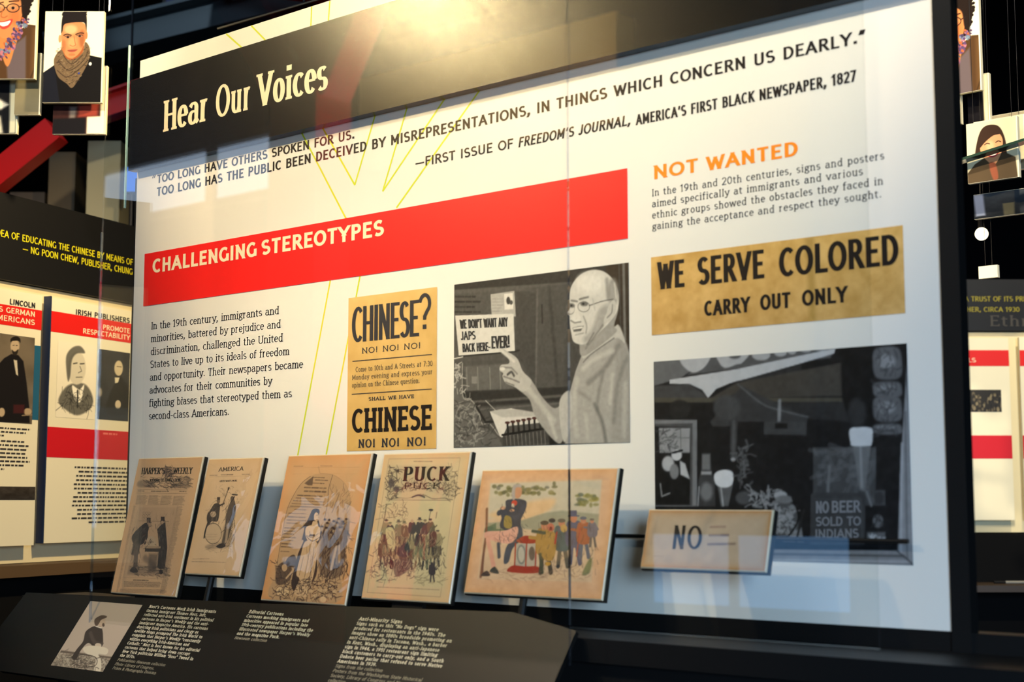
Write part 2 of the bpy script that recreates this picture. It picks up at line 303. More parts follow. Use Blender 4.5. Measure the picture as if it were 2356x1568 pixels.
# ---------------------------------------------------------------- the printed pictures
def art_man():
    c = Pic([(53, 220), (1410, 48), (1430, 1462), (50, 1502)], 1.31, 250, 66)
    c.poly([(53, 215), (1410, 48), (1410, 110), (960, 200), (53, 262)], 50)
    c.poly([(53, 262), (960, 200), (960, 250), (53, 300)], 84, soft=14)
    c.poly([(53, 300), (530, 260), (530, 840), (53, 880)], 78, soft=20)
    c.poly([(600, 250), (960, 215), (900, 1040), (690, 1040), (690, 300)], 74, soft=20)
    c.line([(700, 260), (690, 1020)], 16, 92, soft=14); c.line([(790, 240), (860, 1000)], 30, 60, soft=20)
    c.line([(735, 380), (740, 520)], 14, 46, soft=8)
    c.poly([(1230, 60), (1412, 40), (1425, 760), (1250, 620)], (52, 45, 38), soft=10)
    c.line([(1370, 60), (1385, 650)], 22, 108, soft=10); c.line([(1335, 60), (1350, 560)], 10, 70)
    for k in range(4): c.words(53, 300 + k * 40, 270, 328 + k * 40, 1, 30, seed=k, wd=.5, a=.8)
    # note and placard pinned to the wall
    c.poly([(336, 295), (520, 270), (532, 470), (345, 480)], 168); c.poly([(440, 295), (508, 285), (514, 410), (446, 416)], 212)
    c.ell(474, 345, 16, 30, 60, soft=6); c.ell(496, 360, 14, 18, 80, soft=6); c.words(350, 320, 430, 440, 5, 120, seed=4, wd=.2)
    c.poly([(60, 462), (515, 448), (526, 742), (90, 782)], 205, soft=4)
    c.line([(90, 782), (526, 745), (560, 735)], 12, 40); c.line([(53, 800), (120, 785)], 10, 190)
    # carved furniture and typewriter
    c.poly([(53, 830), (560, 800), (700, 1040), (960, 1030), (960, 1500), (50, 1510)], 74, soft=10)
    c.poly([(130, 860), (470, 840), (520, 1040), (150, 1060)], 92, soft=16)
    for xx in (150, 235, 330, 410): c.line([(xx, 870), (xx + 6, 1040)], 10, 120, soft=6)
    c.rect(190, 940, 232, 995, 125, soft=6)
    c.poly([(53, 1060), (960, 1020), (960, 1130), (53, 1190)], 44, soft=16)
    c.line([(200, 1140), (940, 1090)], 20, 84, soft=12); c.line([(250, 1200), (900, 1150)], 12, 92, soft=8)
    c.poly([(55, 842), (118, 836), (122, 1095), (180, 1120), (240, 1200), (290, 1330), (400, 1420), (440, 1500), (50, 1500)], 92, soft=6)
    c.line([(118, 836), (122, 1095), (180, 1118), (240, 1200), (270, 1310), (330, 1310), (400, 1400)], 8, 150, sm=True)
    c.scribble(62, 860, 112, 1080, 26, 50, 8, 175, 3); c.scribble(60, 1130, 240, 1490, 70, 70, 9, 150, 4, a=.55); c.scribble(60, 1130, 400, 1490, 60, 60, 10, 50, 5, a=.6)
    c.line([(230, 1180), (300, 1300), (420, 1290)], 18, 30, soft=6); c.line([(300, 1130), (380, 1210)], 6, 170)
    c.poly([(332, 1215), (500, 1190), (720, 1240), (770, 1300), (470, 1330), (430, 1420), (410, 1410)], 200, soft=4)
    c.poly([(332, 1215), (420, 1195), (560, 1200), (700, 1225), (740, 1250), (430, 1262)], 172, soft=10)
    for i in range(8):
        xx = 470 + i * 42; c.line([(xx, 1310 - i * 7), (xx + 6, 1400 - i * 6)], 20, 34, soft=4); c.ell(xx, 1303 - i * 7, 20, 11, (70, 40, 36), soft=4)
    c.poly([(430, 1420), (780, 1340), (800, 1460), (440, 1502)], 60, soft=8)
    for i in range(11): c.line([(460 + i * 30, 1408 - i * 4), (468 + i * 30, 1490)], 7, 140, soft=5, a=.6)
    c.line([(430, 1400), (790, 1345)], 16, 22)
    c.poly([(780, 1290), (930, 1200), (960, 1470), (800, 1480)], 26, soft=14)
    # shirt
    sh = [(1060, 740), (1200, 620), (1330, 540), (1395, 680), (1418, 760), (1432, 1462), (920, 1470), (930, 1260), (960, 1050), (1000, 900)]
    c.poly(sh, 158, soft=6); c.poly([(1340, 560), (1432, 780), (1435, 1462), (1290, 1460), (1300, 1000)], 146, soft=40)
    for p, w_, cl in (([(1330, 700), (1240, 860), (1100, 990)], 40, 118), ([(1220, 900), (1180, 1080), (1170, 1200)], 26, 122), ([(1400, 800), (1330, 1000), (1300, 1300)], 34, 126), ([(1150, 1160), (1210, 1300), (1240, 1462)], 26, 96), ([(1060, 880), (1150, 800), (1290, 740)], 36, 184), ([(1010, 1050), (1110, 1120)], 30, 132), ([(1290, 930), (1270, 1150)], 26, 184), ([(1010, 960), (990, 1200), (1010, 1400)], 40, 176), ([(1390, 1000), (1380, 1400)], 40, 170), ([(1080, 1240), (1100, 1420)], 30, 176)):
        c.line(p, w_, cl, soft=26, a=.8, sm=True)
    c.poly([(1290, 560), (1340, 545), (1385, 680), (1310, 640), (1120, 760), (1060, 800), (1075, 730)], 182, soft=8, sm=True)
    c.line([(1300, 640), (1130, 760), (1060, 830)], 8, 104, soft=8, sm=True)
    # raised forearm and pointing hand
    c.poly([(540, 1020), (640, 960), (740, 1100), (840, 1190), (935, 1110), (960, 1060), (930, 1250), (900, 1450), (830, 1440), (690, 1260), (640, 1120)], 150, soft=8, sm=True)
    c.poly([(880, 1120), (960, 1060), (970, 1300), (915, 1460), (880, 1300)], 176, soft=10, sm=True)
    c.line([(600, 1000), (720, 1150), (830, 1290)], 46, 178, soft=26, sm=True, a=.8); c.line([(790, 1250), (850, 1420)], 30, 186, soft=20, a=.7)
    c.poly([(378, 706), (400, 700), (470, 745), (545, 800), (590, 900), (660, 980), (600, 1060), (520, 1020), (455, 990), (430, 940), (436, 915), (408, 890), (420, 850), (480, 838), (470, 790)], 174, soft=5, sm=True)
    c.line([(390, 712), (470, 778), (520, 820)], 26, 196, soft=12); c.line([(420, 868), (500, 872), (545, 920)], 14, 130, soft=8); c.line([(440, 940), (500, 960), (560, 985)], 12, 118, soft=8); c.line([(455, 985), (520, 1010)], 10, 116, soft=6)
    c.line([(470, 925), (500, 905), (520, 935)], 18, 70, soft=10, sm=True); c.ell(430, 880, 20, 14, 206, soft=8)
    # head
    c.poly([(1240, 420), (1330, 400), (1300, 540), (1310, 600), (1070, 780), (1030, 700), (1060, 560)], 148, soft=10, sm=True)
    c.poly([(1140, 104), (1215, 118), (1280, 170), (1322, 250), (1336, 330), (1322, 430), (1260, 520), (1190, 590), (1120, 660), (1050, 690), (985, 668), (965, 600), (955, 540), (950, 470), (935, 440), (955, 400), (950, 330), (962, 240), (1010, 165), (1070, 122)], 196, soft=6, sm=True)
    c.ell(1110, 210, 110, 80, 212, soft=60); c.ell(1290, 280, 42, 110, 138, soft=30, a=.8); c.line([(1240, 180), (1250, 330)], 26, 128, soft=24, a=.7); c.line([(1300, 210), (1315, 330)], 12, 190, soft=12)
    c.poly([(1180, 420), (1260, 380), (1240, 500), (1170, 600), (1080, 680), (1060, 640), (1130, 560)], 158, soft=36, sm=True)
    c.poly([(1262, 370), (1300, 345), (1318, 400), (1290, 480), (1240, 516), (1218, 500), (1240, 440)], 184, soft=6, sm=True); c.line([(1285, 380), (1280, 440), (1245, 480)], 10, 128, soft=8, sm=True)
    c.line([(965, 345), (1010, 352)], 14, 120, soft=10); c.line([(1030, 335), (1095, 318)], 15, 116, soft=10)
    c.ell(968, 385, 24, 17, 104, soft=12); c.ell(1065, 372, 30, 18, 98, soft=12); c.ell(966, 385, 8, 8, 36, soft=5); c.ell(1058, 372, 9, 8, 34, soft=5)
    for cx_, cy_, rx_ in ((958, 412, 34), (1062, 394, 46)):
        o = [(cx_ + rx_ * math.cos(t * .3), cy_ + 40 * math.sin(t * .3)) for t in range(22)]; c.line(o, 6, 92, soft=5, a=.8)
    c.line([(1105, 385), (1200, 352), (1290, 335)], 7, 92, soft=5)
    c.poly([(1000, 390), (1035, 470), (1045, 510), (990, 520), (962, 500), (985, 440)], 206, soft=12, sm=True); c.line([(962, 502), (990, 520), (1040, 512)], 9, 110, soft=8)
    c.line([(1060, 470), (1085, 540), (1080, 600)], 10, 140, soft=12, sm=True)
    c.poly([(975, 560), (1020, 548), (1062, 545), (1040, 585), (985, 590)], 90, soft=8); c.line([(985, 566), (1050, 556)], 13, 214, soft=6)
    c.line([(1000, 615), (1060, 600)], 10, 150, soft=10); c.line([(1130, 330), (1150, 420)], 8, 168, soft=14)
    c.line([(1140, 600), (1090, 690)], 12, 110, soft=14); c.line([(1210, 540), (1080, 720)], 14, 120, soft=16)
    c.im *= np.array([1.03, 1., .94])
    c.grain(10, 60, 7); return c
def art_window():
    c = Pic([(66, 174), (1700, 56), (1739, 1484), (80, 1434)], 1.393, 200, 24)
    c.im *= np.array([1, 1, 1.03])
    c.poly([(66, 170), (440, 140), (240, 280), (66, 330)], 98, soft=8); c.poly([(430, 140), (1230, 70), (1210, 150), (600, 220), (280, 260)], 82, soft=10)
    c.poly([(232, 120), (425, 120), (420, 175), (375, 225), (320, 244), (270, 215), (240, 175)], 172, soft=8, sm=True)
    c.poly([(485, 120), (680, 110), (640, 180), (600, 192), (530, 214), (490, 180)], 168, soft=8, sm=True); c.ell(590, 130, 40, 26, 80, soft=14)
    c.ell(760, 130, 60, 36, 160, soft=8); c.ell(885, 115, 42, 26, 156, soft=8); c.ell(960, 108, 28, 20, 150, soft=8); c.ell(1050, 100, 34, 16, 146, soft=8); c.ell(1150, 95, 34, 12, 146, soft=8)
    c.poly([(170, 290), (600, 222), (1180, 100), (1240, 88), (1232, 122), (1000, 190), (700, 275), (560, 312), (470, 350), (418, 408), (380, 355), (300, 318), (170, 316)], 184, soft=6)
    c.poly([(66, 330), (300, 320), (400, 385), (415, 430), (66, 430)], 62, soft=8); c.poly([(560, 318), (1020, 190), (1025, 290), (600, 300)], 44, soft=8)
    c.poly([(430, 410), (600, 310), (1280, 180), (1290, 395), (430, 412)], (66, 62, 56), soft=10); c.rect(66, 405, 1290, 436, (74, 70, 60), soft=8)
    c.poly([(1270, 70), (1500, 70), (1480, 560), (1290, 560)], 22, soft=20); c.poly([(440, 436), (1290, 436), (1330, 560), (1060, 540), (600, 380)], 44, soft=16)
    c.poly([(430, 560), (640, 330), (1060, 540), (1050, 650), (780, 640), (780, 560), (610, 560), (600, 800), (560, 800), (560, 590), (450, 590)], 54, soft=10)
    c.line([(610, 320), (760, 440), (860, 480), (1060, 530)], 12, 84, soft=8, sm=True); c.line([(880, 425), (875, 590)], 22, 128, soft=10); c.ell(875, 590, 16, 14, 160, soft=8)
    c.ell(540, 470, 90, 80, 66, soft=24); c.line([(585, 560), (580, 800)], 24, 78, soft=14); c.ell(580, 803, 16, 12, 150, soft=10); c.rect(780, 560, 1050, 640, 62, soft=12); c.rect(850, 570, 930, 605, 24, soft=10)
    c.ell(235, 480, 70, 60, 34, soft=14)
    # framed picture of a rider on the wall
    c.poly([(70, 548), (346, 548), (346, 1104), (75, 1104)], 116, soft=6); c.poly([(72, 575), (318, 570), (316, 1100), (76, 1100)], 70, soft=8)
    c.poly([(76, 590), (305, 595), (300, 1095), (78, 1095)], 20, soft=5); c.poly([(100, 600), (303, 600), (300, 760), (105, 760)], 140, soft=8); c.scribble(105, 605, 210, 750, 40, 40, 6, 70, 8)
    c.line([(240, 600), (242, 760)], 5, 80); c.line([(105, 660), (300, 664)], 5, 90)
    c.ell(215, 775, 34, 36, 190, soft=8); c.ell(160, 830, 40, 50, 170, soft=14); c.poly([(235, 810), (270, 830), (300, 930), (240, 900)], 176, soft=8); c.ell(200, 880, 30, 50, 120, soft=12); c.line([(190, 760), (250, 745)], 14, 16); c.line([(110, 960), (120, 1040), (170, 1020)], 10, 130, soft=8)
    # bottle, glasses of beer, jar of eggs, plants
    c.poly([(378, 762), (434, 762), (440, 880), (462, 960), (466, 1104), (345, 1104), (352, 960), (372, 880)], 56, soft=6, sm=False); c.rect(380, 770, 430, 870, 108, soft=12); c.rect(374, 880, 440, 900, 150, soft=8); c.ell(408, 1010, 40, 60, 110, soft=26); c.line([(360, 980), (352, 1100)], 8, 150, soft=6)
    c.poly([(478, 960), (580, 960), (548, 1104), (500, 1104)], 88, soft=8); c.line([(500, 975), (515, 1100)], 10, 160, soft=8)
    c.poly([(458, 900), (500, 872), (560, 874), (582, 905), (572, 965), (520, 985), (468, 962)], 206, soft=7, sm=True)
    c.scribble(600, 720, 680, 980, 30, 60, 12, 96, 5, a=.6); c.line([(640, 760), (625, 990)], 8, 70)
    c.ell(650, 1050, 56, 44, 72, soft=16); c.scribble(690, 1000, 840, 1100, 40, 50, 12, 140, 6, a=.7)
    c.ell(920, 1200, 84, 130, 74, soft=14); c.scribble(850, 1100, 980, 1290, 60, 34, 12, 150, 9, a=.6); c.ell(885, 1035, 44, 30, 156, soft=10); c.ell(910, 1060, 60, 26, 110, soft=10)
    c.line([(960, 1050), (1000, 1180), (930, 1300), (850, 1320)], 10, 12, sm=True); c.poly([(900, 1330), (1020, 1240), (1035, 1335)], 118, soft=10); c.line([(985, 1330), (1035, 1130)], 14, 36)
    # box, tall glass, notice board
    c.rect(1095, 725, 1560, 1100, 66, soft=10); c.scribble(1110, 735, 1550, 1000, 50, 90, 26, 98, 10, a=.4); c.line([(1200, 850), (1190, 1020)], 18, 108, soft=14)
    c.poly([(1350, 700), (1470, 700), (1430, 1010), (1395, 1000)], 106, soft=12); c.line([(1400, 720), (1410, 980)], 14, 136, soft=12)
    c.poly([(1328, 625), (1352, 598), (1450, 596), (1482, 620), (1474, 700), (1455, 716), (1350, 716), (1336, 690)], 200, soft=7, sm=True)
    c.poly([(1080, 1030), (1110, 1012), (1405, 1022), (1432, 1040), (1428, 1350), (1075, 1350)], 58, soft=6, sm=False); c.line([(1105, 1060), (1405, 1060), (1412, 1330)], 4, 92); 
    c.line([(1440, 1010), (1470, 1100)], 14, 110, soft=10); c.ell(1512, 1200, 34, 44, 92, soft=10); c.scribble(1490, 1170, 1540, 1240, 14, 24, 7, 40, 3); c.rect(1440, 1270, 1560, 1336, 84, soft=8); c.scribble(1450, 1285, 1545, 1325, 16, 26, 8, 170, 4)
    c.ell(1520, 1050, 30, 40, 50, soft=10)
    for y0, y1 in ((90, 280), (310, 400), (405, 555), (580, 640)):
        c.poly([(1500, y0), (1640, y0 - 6), (1670, (y0 + y1) / 2), (1650, y1), (1510, y1), (1480, (y0 + y1) / 2)], 92, soft=14, sm=True); c.ell(1570, (y0 + y1) / 2 - 10, 56, (y1 - y0) * .26, 132, soft=20); c.scribble(1500, y0 + 10, 1640, y1 - 10, 14, 60, 12, 60, y0, a=.5)
    c.ell(1380, 500, 60, 90, 48, soft=30); c.rect(1500, 660, 1660, 1000, 26, soft=10)
    c.poly([(66, 1350), (1640, 1372), (1640, 1390), (66, 1375)], 14, soft=6)
    # painted sill and jamb
    c.poly([(1700, 200), (1702, 300), (1748, 1490), (1640, 1395), (1655, 900)], 134, soft=8); c.line([(1690, 500), (1700, 1440)], 14, 104, soft=10); c.line([(1668, 700), (1660, 1400)], 12, 160, soft=10)
    c.poly([(66, 1372), (1640, 1388), (1748, 1490), (66, 1480)], 122, soft=8); c.line([(66, 1398), (1680, 1424)], 12, 76, soft=8); c.line([(66, 1440), (1720, 1460)], 16, 150, soft=10)
    c.line([(1630, 1385), (1748, 1485)], 8, 60, soft=8)
    c.poly([(1697, 40), (1760, 40), (1760, 900), (1690, 500)], 16, soft=4) if False else None
    c.grain(9, 40, 3); return c
def paper(c, edge, amp=8, seed=2, wd=.06):
    h, w = c.h, c.w; yy = np.minimum(np.arange(h), np.arange(h)[::-1])[:, None] / h; xx = np.minimum(np.arange(w), np.arange(w)[::-1])[None] / h
    m = np.exp(-np.minimum(yy + 0 * xx, xx + 0 * yy) / wd)
    c.im += (C3(edge) - c.im) * (m * .8)[..., None]; c.grain(amp, 6, seed)
def art_harpers():
    c = Pic([(342, 125), (985, 97), (693, 1460), (65, 1432)], .75, 300, (196, 160, 122)); paper(c, (206, 160, 112))
    ink = (52, 44, 44); S = -.215
    sh = lambda x, y: (x + (y - 125) * S, y)         # page leans: columns follow its edges
    P = lambda l: [sh(*p) for p in l]
    c.scribble(350, 300, 840, 405, 150, 50, 5, ink, 1, a=.5, ang=0); c.scribble(590, 200, 690, 300, 50, 40, 6, ink, 2, a=.6); c.poly([(330, 400), (350, 340), (480, 350), (500, 405)], ink, a=.35, soft=20, sm=True); c.poly([(660, 405), (720, 360), (850, 370), (835, 405)], ink, a=.4, soft=20, sm=True)
    c.poly([(600, 205), (670, 215), (690, 280), (610, 300)], ink, a=.4, soft=20, sm=True); c.poly([(740, 300), (850, 290), (840, 370), (760, 360)], ink, a=.25, soft=20)
    c.line([(325, 430), (830, 425)], 3, ink, a=.7); c.line([(318, 465), (825, 462)], 3, ink, a=.7)
    c.words(330, 436, 400, 452, 1, ink, seed=3); c.words(465, 436, 680, 452, 1, ink, seed=5, wd=.5); c.words(750, 432, 825, 450, 1, ink, seed=7)
    cols = [(325, 440, 485, 580), (445, 565, 485, 580), (570, 685, 485, 580), (693, 815, 485, 580)]
    for k, (a, b, y0, y1) in enumerate(cols):
        for i in range(13):
            y = y0 + (y1 - y0) * i / 13; o = (y - 485) * S * .9
            c.words(a + o, y, b + o, y + 7.5, 1, ink, seed=i + 20 * k, wd=.5, a=.62)
    for i in range(100):
        y = 590 + i * 8.6
        o = (y - 485) * S * .95; o2 = (y - 485) * S * .98
        if y < 1435: c.words(288 + o + 20, y, 322 + o + 8, y + 8, 1, ink, seed=i, wd=.5, a=.6)
        if y < 1440: c.words(745 + o2, y, 808 + o2, y + 8, 1, ink, seed=300 + i, wd=.5, a=.62)
    c.line([(345, 590), (735, 580), (600, 1290)], 3, ink, a=.4); c.line([(338, 600), (185, 1290), (600, 1300)], 3, ink, a=.4)
    c.poly([(345, 600), (730, 592), (640, 1050), (590, 1280), (225, 1270)], (150, 122, 98), soft=30, a=.45)
    for i in range(9): c.line([(380 + (i % 3) * 26 - (i // 3) * 6, 660 + (i // 3) * 26), (392 + (i % 3) * 26, 650 + (i // 3) * 26), (404 + (i % 3) * 26 - (i // 3) * 6, 668 + (i // 3) * 26), (390 + (i % 3) * 26, 680 + (i // 3) * 26), (380 + (i % 3) * 26 - (i // 3) * 6, 660 + (i // 3) * 26)], 3, ink, a=.6, sm=True)
    c.line([(335, 740), (640, 742)], 4, ink, a=.6); c.scribble(440, 610, 720, 900, 60, 60, 3, ink, 9, a=.35, ang=1.9); c.scribble(240, 1180, 600, 1270, 80, 50, 5, ink, 10, a=.5, ang=0)
    # stooping man, standing man in a long coat, table
    d = (44, 38, 42)
    c.poly([(410, 760), (440, 790), (430, 850), (400, 930), (385, 960), (350, 975), (285, 960), (270, 900), (300, 850), (340, 810), (380, 775)], d, sm=True, soft=5)
    c.rect(420, 708, 458, 760, d); c.line([(408, 762), (466, 756)], 8, d); c.ell(448, 780, 18, 22, (110, 90, 76)); c.line([(420, 840), (420, 900), (400, 960)], 24, d, sm=True)
    c.poly([(285, 955), (355, 975), (330, 1080), (325, 1190), (285, 1190), (290, 1080), (262, 1070)], (84, 68, 62), sm=False, soft=6); c.line([(300, 980), (272, 1060)], 16, d); c.poly([(250, 1230), (290, 1185), (330, 1230), (300, 1245)], d, sm=True)
    c.rect(560, 694, 598, 735, d); c.line([(552, 738), (604, 736)], 6, d); c.ell(572, 755, 18, 22, (116, 94, 78)); c.poly([(560, 780), (604, 745), (612, 850), (622, 1000), (596, 1200), (545, 1205), (522, 1190), (540, 1000), (530, 860), (522, 820)], d, sm=False, soft=6); c.ell(558, 1232, 18, 24, d); c.line([(530, 850), (560, 800)], 16, (70, 60, 56))
    c.poly([(410, 960), (430, 900), (480, 890), (510, 930), (505, 980), (440, 990)], (170, 146, 118), sm=True); c.scribble(420, 900, 500, 970, 14, 30, 4, ink, 12); c.rect(398, 986, 556, 1004, (150, 124, 98)); c.rect(400, 1006, 545, 1040, (60, 52, 48)); c.line([(412, 1040), (380, 1255)], 9, (176, 146, 112)); c.line([(528, 1040), (484, 1250)], 9, (176, 146, 112)); c.line([(400, 1100), (500, 1180)], 60, d, a=.35, soft=30); c.line([(505, 770), (512, 815)], 10, ink, a=.5)
    hi = (150, 126, 100)
    for i, (a0, b0, a1, b1, an) in enumerate(((300, 790, 420, 950, 2.0), (545, 780, 610, 1190, 1.7), (285, 970, 330, 1180, 1.6), (420, 710, 455, 758, 1.5))): c.scribble(a0, b0, a1, b1, 34 if i < 2 else 14, 44, 4, hi, 70 + i, a=.5, ang=an, spread=.5)
    for i, (a0, b0, a1, b1, an) in enumerate(((280, 780, 430, 980, 2.0), (520, 740, 620, 1200, 1.7), (260, 960, 350, 1200, 1.6))): c.scribble(a0, b0, a1, b1, 40, 50, 4, ink, 80 + i, a=.6, ang=an, spread=.6)
    c.poly([(240, 1180), (620, 1180), (600, 1265), (225, 1260)], ink, a=.22, soft=30); c.poly([(440, 1060), (530, 1060), (500, 1240), (430, 1240)], ink, a=.5, soft=30)
    c.ell(450, 776, 13, 17, (150, 120, 96), soft=4); c.ell(575, 752, 12, 16, (160, 130, 104), soft=4); c.line([(462, 780), (474, 790)], 8, (140, 112, 90)); c.line([(405, 930), (430, 960)], 12, (150, 122, 98), soft=4)
    c.scribble(515, 1270, 570, 1300, 8, 24, 3, ink, 14)
    c.words(285, 1308, 480, 1324, 1, ink, seed=77, wd=.55, a=.9); c.words(195, 1328, 562, 1382, 5, ink, seed=78, wd=.5, a=.7); c.words(150, 1400, 600, 1440, 5, ink, seed=79, wd=.5, a=.6); return c
def art_america():
    c = Pic([(1035, 97), (1582, 90), (1328, 1257), (795, 1222)], .71, 260, (212, 178, 138)); paper(c, (214, 172, 124))
    ink = (48, 40, 38)
    c.words(1040, 248, 1120, 264, 1, ink, a=.5); c.words(1155, 246, 1330, 262, 1, ink, seed=2, a=.6, wd=.5); c.words(1370, 244, 1455, 260, 1, ink, seed=3, a=.5); c.line([(1035, 274), (1455, 268)], 2.5, ink, a=.5)
    c.scribble(1100, 380, 1340, 560, 50, 40, 3, ink, 3, a=.45); c.scribble(980, 960, 1230, 1030, 26, 60, 3, ink, 4, a=.4, ang=0); c.poly([(1190, 760), (1270, 850), (1260, 960), (1150, 990), (1160, 900)], ink, a=.25, soft=30, sm=True)
    c.ell(1075, 840, 84, 102, (196, 166, 130), rot=-12); c.line([(1075 + 84 * math.cos(t / 3), 842 + 102 * math.sin(t / 3)) for t in range(20)], 6, ink, a=.85)
    for i in range(3): c.words(1010 - i * 4, 845 + i * 24, 1130 - i * 6, 857 + i * 24, 1, ink, seed=40 + i, a=.5, wd=.25)
    d = (46, 40, 42)
    c.poly([(1050, 600), (1090, 545), (1140, 550), (1140, 620), (1120, 720), (1060, 720), (1030, 760), (1010, 700), (1020, 640)], d, sm=True, soft=5, a=.9); c.ell(1128, 520, 17, 24, (110, 88, 72)); c.rect(1115, 480, 1145, 508, d); c.line([(1130, 570), (1185, 545)], 18, d); c.line([(1165, 575), (1235, 385)], 9, (60, 48, 40)); c.ell(1232, 395, 8, 18, (50, 40, 36), rot=18)
    c.ell(1075, 650, 30, 30, (190, 160, 128)); c.line([(1040, 690), (1000, 800), (985, 880)], 22, d, sm=True)
    c.poly([(1255, 520), (1290, 510), (1305, 620), (1270, 740), (1225, 900), (1190, 960), (1160, 950), (1190, 800), (1210, 640)], (76, 64, 58), sm=True, soft=8, a=.9); c.ell(1270, 500, 20, 30, (96, 78, 66)); c.line([(1270, 455), (1320, 460)], 14, d); c.line([(1290, 480), (1260, 530)], 16, d); c.scribble(1190, 560, 1290, 880, 50, 60, 5, d, 8, a=.6, ang=1.8); c.poly([(1105, 970), (1160, 940), (1200, 965), (1150, 990)], d, sm=True)
    hi = (176, 148, 116); c.scribble(1040, 560, 1140, 720, 30, 40, 4, hi, 71, a=.5, ang=2, spread=.8); c.scribble(1195, 530, 1290, 920, 46, 60, 4, hi, 72, a=.55, ang=1.8, spread=.5)
    c.scribble(1030, 540, 1150, 740, 30, 46, 4, ink, 73, a=.6, ang=2); c.scribble(1180, 500, 1310, 960, 40, 60, 4, ink, 74, a=.6, ang=1.8, spread=.5); c.poly([(1215, 740), (1240, 740), (1215, 930), (1190, 940)], hi, soft=6, a=.8); c.poly([(1000, 960), (1140, 930), (1160, 980), (1030, 1000)], ink, a=.25, soft=24, sm=True)
    c.words(870, 1083, 1060, 1096, 1, ink, seed=9, a=.45); c.words(862, 1106, 1268, 1122, 1, ink, seed=10, a=.45, slope=.04, wd=.35); return c
def art_arch():
    c = Pic([(322, 97), (1150, 68), (880, 1533), (45, 1500)], .82, 300, (206, 164, 118)); paper(c, (216, 150, 92), seed=5, wd=.07)
    ink = (54, 44, 38)
    c.words(372, 184, 470, 198, 1, ink, a=.5); c.words(640, 180, 770, 194, 1, ink, seed=3, a=.5); c.line([(370, 206), (1040, 196)], 2.5, ink, a=.35); c.line([(360, 270), (1010, 262)], 2.5, ink, a=.3)
    arch_ = [(640, 262), (760, 272), (860, 330), (920, 420), (945, 560), (930, 760), (890, 1000), (850, 1250), (800, 1520), (150, 1500), (190, 1250), (240, 950), (300, 640), (370, 480), (450, 360), (540, 290)]
    c.poly(arch_, (188, 150, 108), sm=True, soft=4); c.line(spline(arch_[:1] + arch_[:8]), 3, ink, a=.5); c.line(spline(arch_[10:], False), 6, ink, a=.6)
    c.line([(765, 275), (720, 420), (720, 520), (680, 720)], 7, ink, a=.7); c.poly([(480, 360), (570, 290), (560, 380), (520, 380)], ink, a=.6, soft=10)
    rows = [(560, 730, 300, 1), (590, 720, 326, 1), (560, 725, 356, 1.2), (480, 715, 400, 1.6), (480, 712, 436, 1.8), (410, 715, 478, 1.2), (395, 712, 505, 1), (370, 715, 532, 1), (355, 710, 560, 1), (340, 700, 585, 1), (380, 520, 618, 1), (320, 520, 655, .9), (312, 515, 690, 1.4), (305, 510, 722, 1), (300, 420, 752, 1), (280, 420, 800, 1), (275, 400, 830, 1.2), (270, 390, 858, 1), (262, 400, 892, 1.1), (258, 395, 920, .9), (250, 380, 955, 1.4), (245, 370, 985, 1.2), (240, 370, 1030, 1)]
    for i, (a, b, y, s_) in enumerate(rows): c.words(a, y - 9 * s_, b, y + 9 * s_, 1, ink, seed=i, wd=.5, a=.66, slope=.03)
    for p in ([(300, 600), (520, 606)], [(330, 590), (560, 596)], [(262, 870), (420, 790)]): c.line(p, 3, ink, a=.6)
    d = (46, 38, 38)
    c.line([(760, 640), (800, 540), (830, 460)], 10, ink, a=.5, soft=8); c.line([(800, 600), (870, 520)], 8, ink, a=.4, soft=8); c.scribble(730, 400, 930, 680, 60, 60, 4, ink, 20, a=.45, ang=-1.1)
    c.poly([(690, 750), (760, 735), (830, 700), (890, 735), (925, 770), (900, 960), (850, 1250), (640, 1230), (650, 900)], d, a=.45, soft=36, sm=True)
    for i in range(16):
        xx = 690 + (i % 6) * 44 - (i // 6) * 20 + 9 * math.sin(i * 5.); yy = 735 + (i // 6) * 50 + 22 * math.sin(i * 3.3); c.ell(xx, yy, 15, 18, (170, 138, 104), soft=5, a=.8); c.ell(xx - 2 + 5 * math.sin(i), yy - 18 - 5 * math.cos(i * 2), 15, 11, d, soft=6, a=.8)
    c.scribble(640, 780, 920, 1240, 150, 70, 8, d, 22, a=.6, ang=1.7); c.line([(800, 980), (750, 1190)], 34, (180, 146, 108), soft=8); c.line([(830, 970), (830, 1120)], 30, (172, 138, 102), soft=8)
    c.scribble(900, 720, 935, 1000, 20, 60, 5, d, 24, a=.5)
    # tall woman in a pale gown among seated figures
    c.poly([(560, 620), (600, 606), (632, 640), (618, 700), (640, 780), (650, 880), (600, 1000), (600, 1260), (440, 1440), (350, 1360), (400, 1120), (430, 1000), (480, 800), (430, 820), (500, 740), (540, 660)], d, soft=6, sm=True, a=.85)
    c.poly([(490, 930), (600, 930), (608, 1010), (590, 1180), (540, 1380), (500, 1470), (380, 1440), (430, 1300), (400, 1250), (440, 1080)], (206, 168, 124), soft=5, sm=True); c.poly([(500, 790), (560, 768), (610, 790), (636, 840), (620, 920), (520, 922), (490, 860)], (206, 168, 124), soft=5, sm=True)
    sk = (214, 176, 132)
    c.poly([(565, 730), (610, 730), (625, 800), (545, 800)], sk, soft=4); c.ell(598, 686, 30, 44, sk, rot=-6); c.poly([(548, 720), (556, 650), (580, 612), (620, 610), (634, 640), (600, 642), (580, 665), (572, 720), (540, 770)], d, sm=True, soft=4); c.line([(600, 672), (622, 668)], 4, d); c.line([(618, 678), (628, 696), (618, 700)], 3, d); c.line([(604, 714), (620, 712)], 4, (120, 70, 56))
